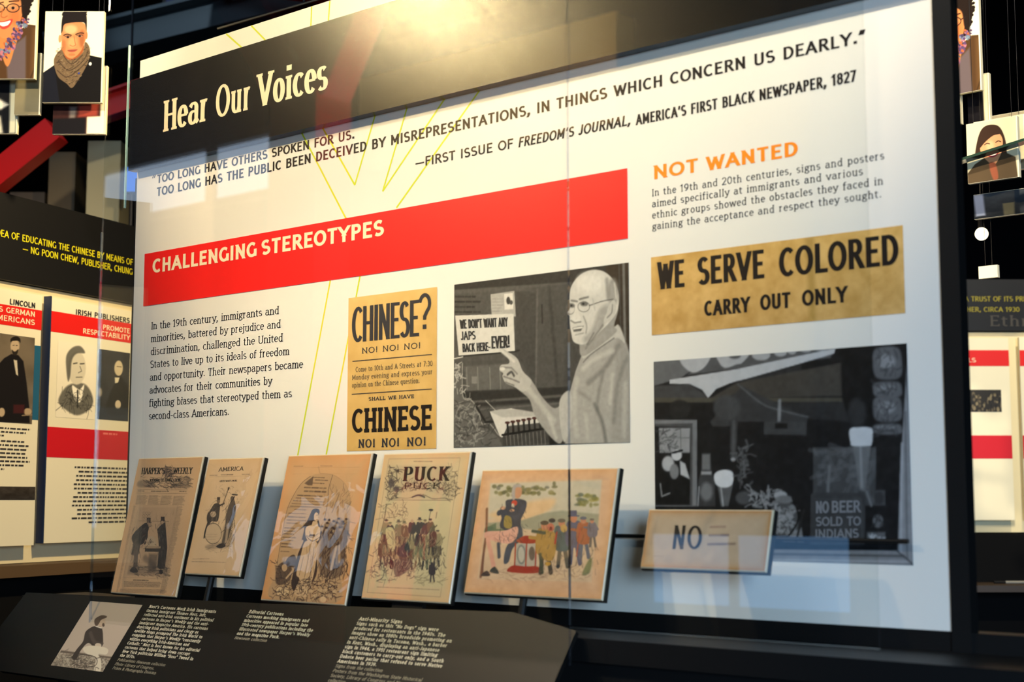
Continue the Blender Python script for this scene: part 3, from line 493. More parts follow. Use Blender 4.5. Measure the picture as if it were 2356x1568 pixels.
    c.poly([(495, 800), (545, 775), (630, 785), (640, 840), (600, 870), (500, 860)], sk, soft=4, sm=True); c.line([(500, 860), (560, 905), (630, 870)], 26, sk, soft=5, sm=True); c.line([(500, 880), (560, 925), (630, 888)], 5, d, sm=True); c.line([(535, 870), (580, 868)], 18, (90, 74, 62), soft=5)
    c.scribble(500, 940, 600, 1400, 26, 120, 4, (120, 92, 66), 61, a=.6, ang=1.75, spread=.3)
    for p in ([(540, 960), (500, 1200), (450, 1400)], [(580, 980), (540, 1240), (510, 1440)], [(470, 1080), (430, 1260)], [(500, 870), (560, 890), (620, 850)], [(530, 830), (545, 870)]): c.line(p, 5, d, a=.7, sm=True)
    c.line([(460, 930), (410, 1040)], 30, (196, 158, 118), soft=6); c.poly([(300, 1110), (370, 1060), (400, 1110), (380, 1180), (310, 1170)], d, a=.7, sm=True, soft=8)
    c.poly([(210, 1180), (290, 1130), (350, 1180), (340, 1300), (250, 1360), (190, 1330)], d, a=.6, sm=True, soft=12); c.scribble(180, 1140, 380, 1400, 70, 50, 6, d, 26, a=.6); c.line([(300, 1290), (370, 1210)], 22, (196, 158, 118), soft=6); c.ell(280, 1190, 28, 36, (190, 152, 112), soft=6)
    c.ell(235, 1425, 42, 48, (216, 178, 130), soft=4); c.ell(290, 1420, 38, 44, (216, 178, 130), soft=4)
    for cx_ in (235, 290): c.line([(cx_ + 42 * math.cos(t / 3), 1423 + 47 * math.sin(t / 3)) for t in range(20)], 5, d, a=.6)
    c.scribble(160, 1380, 360, 1490, 50, 40, 6, d, 27, a=.6); c.scribble(380, 1280, 820, 1510, 150, 60, 7, d, 28, a=.55); c.ell(670, 1490, 32, 30, (214, 178, 134), soft=5)
    for i in range(9): c.ell(400 + i * 48, 1420 + 36 * math.sin(i * 2.), 24, 16, (206, 170, 126), soft=6, a=.8)
    return c
def art_crowd():
    c = Pic([(285, 65), (1143, 35), (892, 1522), (52, 1478)], .81, 290, (206, 186, 146)); paper(c, (222, 176, 124), seed=9, wd=.05)
    ink = (58, 50, 46); f = [(330, 105), (1045, 88), (815, 1470), (105, 1432)]
    c.line(f + f[:1], 4, ink, a=.55); c.words(580, 120, 780, 136, 1, ink, a=.55, seed=3)
    c.poly([(318, 180), (440, 170), (960, 175), (985, 420), (960, 515), (560, 500), (300, 515)], (178, 160, 126), a=.5, soft=20)
    c.scribble(310, 190, 430, 500, 80, 50, 7, ink, 2, a=.65); c.scribble(440, 340, 960, 430, 110, 60, 6, ink, 3, a=.55); c.scribble(860, 190, 1010, 500, 70, 50, 6, ink, 4, a=.5)
    c.ell(350, 350, 30, 50, (70, 64, 66), soft=16, a=.7); c.ell(400, 410, 30, 30, (60, 54, 60), soft=12, a=.7); c.ell(420, 225, 12, 18, ink); c.line([(400, 200), (410, 320)], 10, ink, a=.7)
    c.line([(290, 490), (330, 510), (420, 500), (520, 500), (600, 475), (680, 470), (760, 505), (860, 500), (960, 515)], 6, ink, a=.7, sm=True)
    c.poly([(405, 490), (520, 500), (580, 470), (660, 455), (760, 495), (850, 490), (800, 460), (660, 415), (560, 430), (450, 450)], (200, 178, 138), sm=True, soft=5); c.line([(560, 490), (620, 470), (680, 490)], 16, (70, 66, 66), soft=8, sm=True)
    c.line([(300, 520), (940, 520)], 5, ink, a=.7)
    c.poly([(300, 530), (940, 530), (860, 1380), (130, 1330)], (200, 186, 142), a=.6, soft=20)
    c.line([(300, 570), (280, 700), (240, 860)], 12, ink, a=.6, sm=True, soft=8); c.scribble(250, 560, 520, 740, 50, 60, 5, ink, 5, a=.5)
    d = (58, 56, 58)
    r = random.Random(4)
    for i in range(26):
        t = i / 26; xx = 290 + (i % 9) * 66 + r.uniform(-14, 14); yy = 1180 - (i // 9) * 120 + r.uniform(-20, 20)
        c.figure(xx - (yy - 900) * .1, yy, 250 - (i // 9) * 16, random.Random(i * 7 + 1).choice([d, (96, 90, 78), (128, 112, 84), (108, 114, 88), (104, 94, 80)]), coat=random.Random(i * 3).choice([(74, 70, 68), (150, 136, 102), (128, 124, 96), (104, 94, 74), (160, 144, 108)]), lean=r.uniform(-.06, .08), hat=r.choice(['cap', 'top', None]), skin=(186, 158, 124))
    c.poly([(290, 820), (360, 800), (385, 900), (370, 1020), (320, 1000)], (196, 184, 136), sm=True, soft=8); c.scribble(280, 800, 400, 1020, 20, 60, 5, d, 9, a=.5, ang=1.4)
    c.poly([(430, 990), (500, 940), (530, 1050), (470, 1090), (400, 1060)], (70, 74, 76), sm=True, soft=8); c.poly([(730, 850), (790, 840), (780, 960), (720, 980)], (104, 66, 58), sm=True, soft=8); c.line([(670, 900), (665, 1100)], 26, (150, 104, 84), soft=10); c.line([(740, 620), (720, 720)], 9, d, a=.7); c.ell(742, 618, 24, 12, d); c.line([(800, 640), (790, 700)], 8, d, a=.6)
    c.line([(225, 1120), (270, 1180), (260, 1280), (200, 1320)], 10, d, sm=True, a=.7); c.scribble(140, 1040, 330, 1320, 60, 60, 6, d, 11, a=.5); c.poly([(330, 1110), (365, 1130), (355, 1200), (325, 1190)], (48, 44, 46), sm=True)
    c.poly([(370, 1120), (520, 1100), (550, 1160), (460, 1250), (380, 1270)], (96, 92, 84), sm=True, soft=12, a=.8); c.scribble(380, 1100, 560, 1280, 40, 50, 6, d, 12, a=.6); c.scribble(560, 1240, 840, 1340, 40, 60, 5, (110, 100, 76), 13, a=.5, ang=0)
    c.scribble(220, 860, 860, 1200, 200, 60, 6, (50, 46, 46), 41, a=.6, ang=1.7, spread=1.2); c.scribble(240, 800, 860, 1180, 110, 50, 6, (196, 180, 140), 42, a=.6, ang=1.7, spread=1.2)
    c.figure(740, 1320, 190, (60, 56, 60)); c.words(200, 1370, 830, 1386, 1, ink, a=.45, slope=.04); return c
def art_orchard():
    c = Pic([(275, 115), (1612, 105), (1420, 1408), (78, 1330)], 1.37, 240, (214, 172, 134)); paper(c, (216, 158, 104), seed=12, wd=.05)
    c.poly([(350, 240), (1455, 215), (1330, 1240), (205, 1205)], (208, 176, 140), soft=10)
    c.poly([(350, 240), (1455, 215), (1420, 560), (320, 600)], (196, 184, 158), soft=30); c.poly([(330, 560), (640, 450), (980, 400), (900, 540), (600, 620)], (228, 178, 122), soft=50, a=.7, sm=True)
    c.poly([(640, 620), (900, 540), (1060, 520), (1420, 560), (1400, 760), (640, 700), (300, 700), (320, 640)], (140, 142, 118), soft=20, a=.8); c.poly([(290, 690), (400, 640), (400, 700), (640, 710), (280, 730)], (96, 110, 84), soft=12)
    for i in range(46):
        r = random.Random(i); c.ell(r.uniform(380, 1010), r.uniform(240, 300) + 60 * abs(math.sin(i)), r.uniform(16, 34), r.uniform(12, 24), r.choice([(104, 102, 58), (84, 84, 50), (132, 122, 70), (96, 96, 84)]), soft=14, a=.7)
    for i in range(26):
        r = random.Random(90 + i); c.ell(r.uniform(1200, 1400), r.uniform(350, 480), r.uniform(16, 34), r.uniform(12, 26), r.choice([(150, 138, 62), (118, 116, 60), (92, 100, 84)]), soft=14, a=.7)
    c.line([(310, 500), (300, 740), (270, 960), (240, 1180)], 30, (126, 84, 60), soft=14, sm=True)
    navy = (46, 56, 72)
    # seated gentleman with folded arms
    c.poly([(500, 420), (560, 400), (640, 400), (705, 430), (690, 520), (650, 600), (640, 700), (600, 800), (540, 740), (440, 680), (470, 560), (500, 500)], navy, sm=True, soft=10)
    c.poly([(640, 660), (660, 790), (560, 900), (520, 1030), (470, 1040), (500, 880), (590, 780)], (50, 66, 82), sm=True, soft=10); c.line([(420, 850), (425, 980)], 40, (60, 70, 84), soft=12)
    c.ell(620, 330, 42, 66, (196, 140, 104), soft=12, rot=8); c.poly([(560, 330), (580, 262), (640, 246), (660, 280), (600, 290), (590, 400), (565, 400)], (168, 158, 148), sm=True, soft=12); c.ell(585, 440, 30, 28, (190, 60, 44), soft=8); c.ell(570, 470, 16, 26, (214, 190, 160), soft=8)
    c.line([(430, 540), (520, 500), (600, 520)], 56, navy, soft=12); c.line([(470, 560), (600, 590), (680, 480)], 50, (52, 62, 78), soft=12, sm=True); c.ell(470, 490, 26, 18, (202, 150, 116), soft=8); c.ell(560, 515, 24, 16, (202, 150, 116), soft=8)
    c.poly([(490, 570), (550, 590), (550, 690), (480, 680)], (150, 128, 66), sm=True, soft=8)
    c.poly([(300, 730), (480, 720), (610, 680), (600, 790), (520, 850), (370, 820), (290, 800)], (218, 162, 138), sm=True, soft=8); c.line([(310, 790), (340, 920), (370, 1080)], 52, (214, 156, 130), soft=10); c.line([(290, 800), (270, 950), (260, 1150)], 16, (110, 74, 60), soft=10)
    c.poly([(240, 1170), (300, 1120), (330, 1170)], (60, 50, 50), sm=True, soft=8); c.poly([(330, 1130), (380, 1080), (420, 1150)], (56, 60, 56), sm=True, soft=8)
    # red lantern table
    red = (158, 48, 32)
    c.poly([(600, 830), (640, 790), (700, 770), (770, 795), (805, 835), (720, 855)], red, sm=True, soft=8); c.poly([(600, 850), (790, 850), (800, 1080), (580, 1080)], (176, 164, 146), soft=8); c.ell(645, 960, 44, 100, (120, 124, 116), soft=14); c.ell(645, 960, 32, 80, (186, 176, 156), soft=12); c.ell(750, 950, 30, 70, (90, 80, 74), soft=12)
    for xx in (590, 700, 795): c.line([(xx, 850), (xx - 14, 1090)], 16, red, soft=6)
    c.poly([(500, 1120), (560, 1070), (680, 1080), (800, 1080), (840, 1130), (740, 1150), (560, 1140)], red, sm=True, soft=8)
    # file of small men
    for x_, y_, h_, col, coat, hat in ((880, 1140, 520, (70, 62, 52), (168, 128, 62), 'cap'), (1050, 1080, 480, (96, 88, 74), (74, 92, 92), 'cap'), (1170, 1050, 500, (78, 82, 104), (86, 88, 108), 'top'), (1265, 990, 410, (86, 94, 108), (166, 92, 58), 'cap'), (1350, 880, 280, (100, 92, 84), (110, 104, 112), 'cap')):
        c.figure(x_, y_, h_, col, hat=hat, coat=coat, skin=(190, 122, 88), arms=-1)
    c.ell(940, 690, 36, 44, (190, 104, 78), soft=10); c.ell(942, 700, 14, 20, (110, 30, 30), soft=8); c.ell(955, 620, 34, 22, (44, 44, 50), soft=8); c.poly([(870, 760), (980, 740), (990, 900), (950, 1020), (860, 1000), (840, 860)], (172, 132, 66), sm=True, soft=10); c.line([(760, 725), (880, 745)], 30, (64, 76, 62), soft=10); c.line([(1000, 740), (980, 850)], 20, (166, 40, 40), soft=8); c.line([(1230, 700), (1190, 980)], 14, (176, 76, 50), soft=8); c.ell(1070, 700, 34, 40, (190, 150, 82), soft=10)
    c.poly([(980, 1080), (1000, 1100), (1030, 1080), (1010, 1060)], (40, 44, 50), soft=8); c.line([(830, 960), (850, 1140)], 34, (70, 74, 56), soft=10); c.ell(905, 1055, 30, 20, (190, 140, 50), soft=8)
    c.poly([(1240, 1160), (1320, 1000), (1340, 1040), (1310, 1150)], (120, 124, 84), soft=14, sm=True); c.scribble(820, 640, 1400, 1120, 120, 60, 6, (70, 60, 54), 31, a=.45, ang=1.7, spread=.8); c.scribble(430, 420, 690, 800, 50, 60, 6, (28, 34, 46), 32, a=.5, ang=1.2); c.scribble(230, 1120, 1320, 1210, 70, 70, 6, (140, 108, 84), 33, a=.4, ang=0); c.scribble(300, 740, 600, 830, 24, 60, 5, (170, 112, 92), 34, a=.5, ang=.2); c.grain(9, 24, 4); return c
def art_placard():
    c = Pic([(270, 225), (2065, 265), (1945, 1180), (150, 1085)], 2.3, 110, (196, 170, 138)); paper(c, (196, 128, 60), seed=14, wd=.05)
    ink = (100, 76, 66)
    c.words(1165, 475, 1390, 515, 1, (150, 116, 100), wd=.75, a=.7); c.words(1150, 600, 1530, 650, 1, ink, wd=.75, seed=2); c.words(1130, 735, 1545, 785, 1, ink, wd=.75, seed=3); c.words(330, 920, 480, 945, 1, ink, a=.3); return c
def art_sitter():
    c = Pic([(708, 450), (1112, 468), (790, 983), (372, 958)], 1.18, 170, (176, 162, 140))
    c.poly([(708, 450), (1112, 468), (880, 850), (450, 840)], (178, 162, 142), soft=10); c.poly([(460, 838), (870, 866), (860, 880), (450, 855)], (96, 84, 72), soft=12)
    c.poly([(440, 862), (865, 878), (790, 990), (360, 960)], (150, 138, 118), soft=6); c.scribble(400, 870, 850, 975, 90, 60, 10, (96, 86, 74), 3, a=.5); c.scribble(400, 870, 850, 975, 50, 50, 8, (196, 186, 162), 4, a=.5)
    d = (62, 54, 48)
    c.poly([(740, 640), (790, 650), (800, 720), (790, 790), (730, 800), (680, 770), (620, 830), (580, 900), (545, 890), (590, 820), (640, 760), (660, 690), (700, 655)], d, sm=True, soft=6)
    c.ell(790, 605, 32, 38, (176, 154, 128), rot=20, soft=5); c.poly([(735, 620), (740, 585), (790, 556), (832, 560), (830, 572), (790, 590), (770, 620), (750, 640)], (84, 70, 58), sm=True, soft=5); c.ell(805, 628, 10, 14, (84, 70, 58), soft=4); c.line([(745, 640), (790, 652)], 9, (210, 200, 180))
    c.line([(700, 690), (730, 760), (790, 775)], 30, (80, 70, 62), soft=10, sm=True); c.ell(760, 785, 26, 18, (196, 178, 152), soft=6)
    c.poly([(640, 810), (700, 790), (800, 795), (838, 815), (820, 850), (760, 850), (780, 900), (770, 985), (720, 980), (735, 890), (660, 850)], (206, 194, 168), sm=True, soft=6)
    c.line([(560, 880), (650, 860), (740, 880), (730, 940), (600, 960)], 8, d, sm=True, a=.8); c.line([(600, 880), (580, 965)], 7, d, a=.8); c.scribble(540, 880, 740, 975, 30, 50, 6, d, 8, a=.7); return c
def art_woman():
    c = Pic([(0, 0), (158, 0), (158, 261), (0, 261)], .605, 230, (250, 246, 214))
    # curly hair, glasses, broad smile, scarf, brown coat
    r = random.Random(3); hair = (34, 24, 20)
    c.poly([(60, 4), (118, -6), (142, 30), (143, 70), (136, 98), (128, 118), (60, 120), (26, 80), (34, 30)], hair, sm=True, soft=3)
    for i in range(110):
        t = r.uniform(-2.9, 1.1); rr = r.uniform(50, 63); c.ell(86 + rr * math.cos(t), 52 + rr * math.sin(t) * 1.05, r.uniform(2.5, 5.5), r.uniform(2.5, 5.5), hair, soft=1.2)
    c.poly([(60, 170), (140, 120), (200, 128), (200, 280), (0, 280), (0, 210)], (84, 58, 34), sm=False, soft=2); c.poly([(150, 130), (200, 126), (200, 200), (176, 280), (150, 280)], (104, 74, 42), soft=10); c.poly([(84, 190), (134, 150), (138, 280), (92, 280)], (104, 90, 92), soft=6)
    c.line([(176, 130), (200, 150)], 3, (60, 40, 24)); c.line([(200, 126), (150, 260)], 3, (60, 42, 26), soft=4)
    c.poly([(62, 140), (112, 138), (104, 190), (90, 230), (74, 200)], (214, 134, 74), sm=True, soft=3)
    c.poly([(50, 60), (62, 34), (92, 28), (118, 42), (124, 80), (116, 118), (96, 150), (74, 156), (56, 136), (46, 100)], (226, 142, 84), sm=True, soft=2.5); c.ell(76, 60, 22, 16, (246, 176, 116), soft=12); c.ell(104, 100, 14, 20, (214, 124, 70), soft=12)
    c.poly([(60, 30), (90, 22), (126, 40), (132, 90), (122, 92), (116, 54), (92, 38), (62, 42)], hair, sm=True, soft=4)
    c.line([(54, 66), (72, 62)], 3, (70, 40, 26), sm=False); c.line([(88, 60), (112, 58)], 3.4, (70, 40, 26))
    for cx_ in (60, 98): c.ell(cx_, 77, 9, 4, (196, 146, 112), soft=3); c.ell(cx_, 77, 4, 4, (40, 26, 22), soft=1.5); c.line([(cx_ + 16 * math.cos(t / 3), 77 + 11 * math.sin(t / 3)) for t in range(20)], 2.2, (44, 32, 30))
    c.line([(76, 76), (82, 76)], 2, (44, 32, 30)); c.line([(113, 74), (126, 70)], 2.4, (44, 32, 30)); c.line([(72, 80), (68, 98), (76, 102), (84, 98)], 2.6, (190, 104, 60), sm=True)
    c.poly([(58, 114), (74, 112), (98, 106), (90, 126), (72, 132)], (206, 70, 60), sm=True, soft=2); c.poly([(62, 116), (76, 114), (93, 110), (86, 122), (72, 125)], (255, 250, 240), sm=True, soft=1.5)
    for i in range(150):
        t = r.random(); x_ = 130 - 52 * t + r.uniform(-11, 11); y_ = 110 + 92 * t + r.uniform(-10, 10); c.ell(x_, y_, r.uniform(3, 7), r.uniform(2, 4), r.choice([(150, 96, 140), (96, 70, 110), (196, 120, 130), (120, 140, 160), (190, 100, 60), (70, 60, 90)]), rot=r.uniform(20, 80), soft=1.6)
    return c
def art_youth():
    c = Pic([(380, 100), (922, 100), (922, 930), (380, 930)], .65, 230, (252, 248, 214))
    k = (16, 14, 14)
    c.poly([(380, 660), (480, 590), (560, 560), (800, 500), (922, 525), (922, 930), (380, 930)], k, soft=5); c.poly([(380, 660), (480, 600), (500, 700), (540, 930), (380, 930)], (22, 24, 34), soft=10)
    c.poly([(545, 430), (740, 400), (730, 500), (640, 560), (570, 520)], (160, 88, 48), sm=True, soft=6)
    c.poly([(536, 260), (560, 205), (640, 190), (740, 205), (770, 260), (772, 330), (750, 400), (725, 460), (680, 510), (630, 530), (580, 500), (552, 430), (536, 350)], (206, 138, 88), sm=True, soft=6)
    c.ell(622, 265, 60, 44, (238, 178, 128), soft=30); c.ell(640, 385, 40, 50, (232, 160, 106), soft=26); c.ell(730, 350, 26, 80, (168, 100, 60), soft=26); c.ell(560, 420, 20, 60, (184, 114, 70), soft=20)
    c.ell(524, 350, 14, 36, (220, 150, 100), soft=5); c.ell(772, 320, 10, 34, (190, 124, 80), soft=5)
    c.poly([(534, 290), (540, 150), (580, 105), (650, 88), (740, 96), (768, 150), (770, 280), (755, 215), (720, 198), (600, 205), (556, 225), (545, 280)], (30, 24, 24), sm=True, soft=5)
    r = random.Random(9)
    for i in range(60): c.ell(r.uniform(548, 760), 108 + r.uniform(-14, 22) + abs(655 - r.uniform(600, 700)) * .1, r.uniform(8, 16), r.uniform(7, 12), (30, 24, 24), soft=4)
    c.line([(560, 318), (590, 308), (628, 318)], 11, (70, 44, 34), sm=True, soft=5); c.line([(672, 310), (710, 296), (744, 300)], 11, (70, 44, 34), sm=True, soft=5)
    for cx_, cy_ in ((598, 336), (708, 326)): c.ell(cx_, cy_, 25, 8, (176, 134, 108), soft=6); c.ell(cx_, cy_, 12, 9, (40, 26, 22), soft=5); c.line([(cx_ - 28, cy_ - 6), (cx_, cy_ - 13), (cx_ + 28, cy_ - 6)], 5, (60, 36, 28), sm=True)
    c.line([(655, 330), (668, 390), (672, 408), (645, 418), (620, 408)], 6, (168, 98, 62), sm=True, soft=5); c.poly([(598, 456), (640, 448), (690, 448), (664, 470), (622, 472)], (176, 88, 70), sm=True, soft=4); c.line([(600, 458), (645, 460), (690, 450)], 4, (110, 50, 42), sm=True); c.ell(640, 495, 30, 12, (186, 116, 74), soft=10)
    sc = (112, 92, 68)
    c.poly([(540, 450), (480, 520), (480, 600), (520, 700), (600, 760), (650, 800), (700, 740), (780, 600), (810, 500), (800, 420), (760, 380), (745, 470), (680, 530), (630, 545), (580, 520)], sc, sm=True, soft=5)
    r = random.Random(5)
    for i in range(240):
        x_, y_ = r.uniform(488, 800), r.uniform(430, 770)
        if abs(x_ - 645) < 165 - max(0, y_ - 560) * .6 and not (560 < x_ < 740 and y_ < 535): c.line([(x_, y_), (x_ + r.uniform(8, 20), y_ - r.uniform(-6, 16))], 6, r.choice([(150, 128, 98), (70, 54, 40), (132, 110, 82), (54, 44, 34)]), a=.7)
    for p in ([(520, 560), (620, 640), (740, 560), (790, 470)], [(510, 640), (600, 700), (700, 640), (780, 560)], [(560, 500), (640, 580), (740, 500)]): c.line(p, 9, (56, 44, 34), a=.7, sm=True, soft=6)
    c.ell(815, 580, 14, 16, (220, 220, 214), soft=4); c.ell(712, 665, 8, 8, (40, 60, 150), soft=4); return c
def art_smiler():
    c = Pic([(550, 890), (940, 870), (945, 1290), (550, 1300)], .75, 150, (226, 216, 176))
    h = (58, 40, 30)
    c.poly([(612, 1110), (640, 990), (680, 925), (745, 908), (810, 930), (850, 1010), (862, 1110), (840, 1130), (640, 1130)], h, sm=True, soft=4)
    c.poly([(550, 1230), (610, 1170), (690, 1130), (850, 1110), (930, 1150), (945, 1300), (550, 1300)], (88, 72, 52), sm=False, soft=6)
    c.poly([(655, 1050), (690, 1005), (790, 970), (830, 1010), (830, 1070), (810, 1130), (760, 1190), (700, 1150), (662, 1100)], (226, 160, 112), sm=True, soft=4); c.ell(735, 1060, 30, 40, (242, 184, 136), soft=20)
    c.poly([(650, 1050), (690, 930), (800, 930), (820, 975), (760, 985), (700, 1020), (655, 1060)], h, sm=True, soft=4)
    c.line([(690, 1042), (710, 1034), (730, 1040)], 6, (50, 34, 28), sm=True); c.line([(778, 1034), (798, 1026), (818, 1034)], 6, (50, 34, 28), sm=True); c.ell(748, 1082, 14, 8, (214, 140, 96), soft=6)
    c.poly([(706, 1112), (750, 1108), (800, 1098), (780, 1128), (735, 1134)], (190, 70, 70), sm=True, soft=3); c.poly([(714, 1112), (750, 1111), (790, 1103), (772, 1120), (740, 1124)], (250, 244, 230), sm=True, soft=2)
    c.poly([(720, 1180), (770, 1180), (790, 1280), (750, 1290)], (150, 84, 60), sm=True, soft=8); return c
def art_statesman():
    c = Pic([(0, 170), (204, 205), (192, 720), (0, 710)], .38, 170, (104, 94, 80)); k = (28, 26, 28)
    c.grain(24, 5, 5); c.ell(90, 300, 120, 120, (128, 114, 94), soft=90, a=.5)
    c.poly([(70, 305), (110, 312), (140, 350), (160, 480), (176, 620), (180, 715), (0, 712), (-10, 380), (30, 330)], k, sm=False, soft=5); c.poly([(84, 340), (104, 345), (112, 440), (100, 430)], (206, 196, 172), soft=4); c.poly([(82, 325), (100, 330), (96, 345)], k)
    c.ell(90, 255, 26, 42, (190, 168, 138), soft=5); c.poly([(64, 230), (66, 205), (95, 192), (118, 206), (120, 235), (108, 222), (74, 222)], (34, 30, 28), sm=True, soft=4); c.poly([(72, 278), (90, 290), (110, 276), (100, 312), (82, 310)], (44, 38, 34), sm=True, soft=5)
    c.line([(78, 250), (86, 250)], 4, k); c.line([(96, 251), (104, 251)], 4, k); c.ell(26, 655, 18, 26, (186, 164, 134), soft=6); c.ell(168, 650, 22, 20, (176, 152, 120), soft=6); c.rect(90, 610, 150, 660, (66, 32, 34), soft=10); c.line([(140, 672), (192, 668)], 8, (140, 120, 96)); return c
def art_engraving():
    c = Pic([(330, 260), (570, 280), (565, 660), (330, 650)], .62, 150, (238, 230, 204)); k = (66, 66, 62)
    c.poly([(345, 560), (400, 490), (500, 480), (552, 540), (545, 600), (460, 640), (370, 600)], k, sm=True, soft=10, a=.75); c.ell(452, 400, 56, 86, (212, 204, 180), soft=8); c.poly([(388, 420), (384, 340), (420, 295), (470, 286), (500, 320), (450, 325), (420, 360), (412, 440), (400, 470)], k, sm=True, soft=8, a=.75)
    c.line([(430, 378), (452, 374)], 7, k, a=.8); c.line([(472, 378), (496, 376)], 7, k, a=.8); c.line([(470, 390), (482, 415), (462, 424)], 5, k, a=.6); c.line([(448, 448), (486, 446)], 5, k, a=.7); c.poly([(425, 490), (470, 510), (500, 485), (480, 570), (445, 560)], (246, 240, 220), sm=True, soft=6); c.line([(460, 515), (462, 600)], 10, k); c.scribble(360, 520, 540, 620, 60, 40, 4, (40, 40, 40), 3, a=.4); return c
def art_sitter_dark():
    c = Pic([(594, 270), (776, 295), (768, 698), (586, 690)], .55, 150, (44, 46, 52)); c.grain(14, 6, 8)
    c.poly([(690, 470), (700, 380), (740, 460), (772, 520), (768, 650), (640, 650), (660, 540)], (24, 24, 28), sm=True, soft=8); c.ell(710, 385, 25, 46, (206, 190, 156), soft=6); c.poly([(688, 440), (716, 440), (708, 470), (690, 475)], (220, 210, 180), soft=5); c.line([(700, 375), (726, 378)], 5, (90, 76, 60)); c.ell(708, 600, 17, 26, (206, 190, 160), soft=6); c.ell(603, 530, 12, 26, (150, 140, 120), soft=8); c.rect(590, 620, 770, 690, (52, 62, 78), soft=10, a=.6); return c
def art_busy(seed, aspect, rows, bg, cols, n=60):
    c = Pic([(0, 0), (100 * aspect, 0), (100 * aspect, 100), (0, 100)], aspect, rows, bg); r = random.Random(seed)
    for i in range(n): c.ell(r.uniform(0, 100 * aspect), r.uniform(20, 100), r.uniform(2, 7), r.uniform(4, 12), r.choice(cols), soft=3, a=.8)
    return c
def art_tint(seed, aspect, rows, top, bot, amp=10, shapes=()):
    c = Pic([(0, 0), (100 * aspect, 0), (100 * aspect, 100), (0, 100)], aspect, rows, top)
    t = np.linspace(0, 1, c.h)[:, None, None]; c.im = C3(top) * (1 - t) + C3(bot) * t + np.zeros((c.h, c.w, 3)); c.grain(amp, 5, seed, 4)
    for pts, col, sf in shapes: c.poly(pts, col, soft=sf)
    return c
# ---------------------------------------------------------------- materials
MATS = {}
def mat(name, rgb, rough=.5, spec=.5, metal=0., bump=0., bscale=200., coat=0., var=0., emit=0.):
    if name in MATS: return MATS[name]
    m = bpy.data.materials.new(name); m.use_nodes = True; nt = m.node_tree; b = nt.nodes['Principled BSDF']
    c = lin(rgb); b.inputs['Base Color'].default_value = (*c, 1); b.inputs['Roughness'].default_value = rough
    b.inputs['Specular IOR Level'].default_value = spec; b.inputs['Metallic'].default_value = metal; b.inputs['Coat Weight'].default_value = coat; b.inputs['Coat Roughness'].default_value = .06
    tc = nt.nodes.new('ShaderNodeTexCoord')
    if bump:
        n = nt.nodes.new('ShaderNodeTexNoise'); n.inputs['Scale'].default_value = bscale; n.inputs['Detail'].default_value = 3; nt.links.new(tc.outputs['Object'], n.inputs['Vector'])
        bp = nt.nodes.new('ShaderNodeBump'); bp.inputs['Strength'].default_value = bump; bp.inputs['Distance'].default_value = .002; nt.links.new(n.outputs[0], bp.inputs['Height']); nt.links.new(bp.outputs[0], b.inputs['Normal'])
    n = nt.nodes.new('ShaderNodeTexNoise'); n.inputs['Scale'].default_value = 7; n.inputs['Detail'].default_value = 4; nt.links.new(tc.outputs['Object'], n.inputs['Vector'])
    r = nt.nodes.new('ShaderNodeMixRGB'); r.inputs[1].default_value = (*(c * (1 - var)), 1); r.inputs[2].default_value = (*np.minimum(c * (1 + var), 1), 1)
    nt.links.new(n.outputs[0], r.inputs[0]); nt.links.new(r.outputs[0], b.inputs['Base Color'])
    if emit: b.inputs['Emission Color'].default_value = (*c, 1); b.inputs['Emission Strength'].default_value = emit
    MATS[name] = m; return m
def print_mat(name, rough=.5, coat=0., gain=1.):
    if name in MATS: return MATS[name]
    m = bpy.data.materials.new(name); m.use_nodes = True; nt = m.node_tree; b = nt.nodes['Principled BSDF']
    a = nt.nodes.new('ShaderNodeAttribute'); a.attribute_name = 'ink'; nt.links.new(a.outputs['Color'], b.inputs['Base Color'])
    b.inputs['Roughness'].default_value = rough; b.inputs['Specular IOR Level'].default_value = .3 if rough < .55 else .08; b.inputs['Coat Weight'].default_value = coat; b.inputs['Coat Roughness'].default_value = .08; MATS[name] = m; return m
def glass_mat(name, tint=(1, 1, 1), f0=.05, wave=0., wscale=9., gl=(1, 1, 1), rough=0.):
    if name in MATS: return MATS[name]
    m = bpy.data.materials.new(name); m.use_nodes = True; nt = m.node_tree; nt.nodes.clear(); N = nt.nodes.new; L = nt.links.new
    o = N('ShaderNodeOutputMaterial'); mx = N('ShaderNodeMixShader'); t = N('ShaderNodeBsdfTransparent'); g_ = N('ShaderNodeBsdfGlossy'); t.inputs[0].default_value = (*tint, 1); g_.inputs['Color'].default_value = (*gl, 1); g_.inputs['Roughness'].default_value = rough
    lw = N('ShaderNodeLayerWeight'); lw.inputs[0].default_value = .5; p = N('ShaderNodeMath'); p.operation = 'POWER'; p.inputs[1].default_value = 5.; L(lw.outputs['Facing'], p.inputs[0])
    q = N('ShaderNodeMath'); q.operation = 'MULTIPLY_ADD'; q.inputs[1].default_value = 1 - f0; q.inputs[2].default_value = f0; L(p.outputs[0], q.inputs[0]); L(q.outputs[0], mx.inputs[0]); L(t.outputs[0], mx.inputs[1]); L(g_.outputs[0], mx.inputs[2]); L(mx.outputs[0], o.inputs[0])
    if wave:
        tc = N('ShaderNodeTexCoord'); n = N('ShaderNodeTexNoise'); n.inputs['Scale'].default_value = wscale; n.inputs['Detail'].default_value = 1.5; n.inputs['Distortion'].default_value = .8; L(tc.outputs['Object'], n.inputs['Vector'])
        bp = N('ShaderNodeBump'); bp.inputs['Strength'].default_value = 1.; bp.inputs['Distance'].default_value = wave; L(n.outputs[0], bp.inputs['Height']); L(bp.outputs[0], g_.inputs['Normal'])
    MATS[name] = m; return m
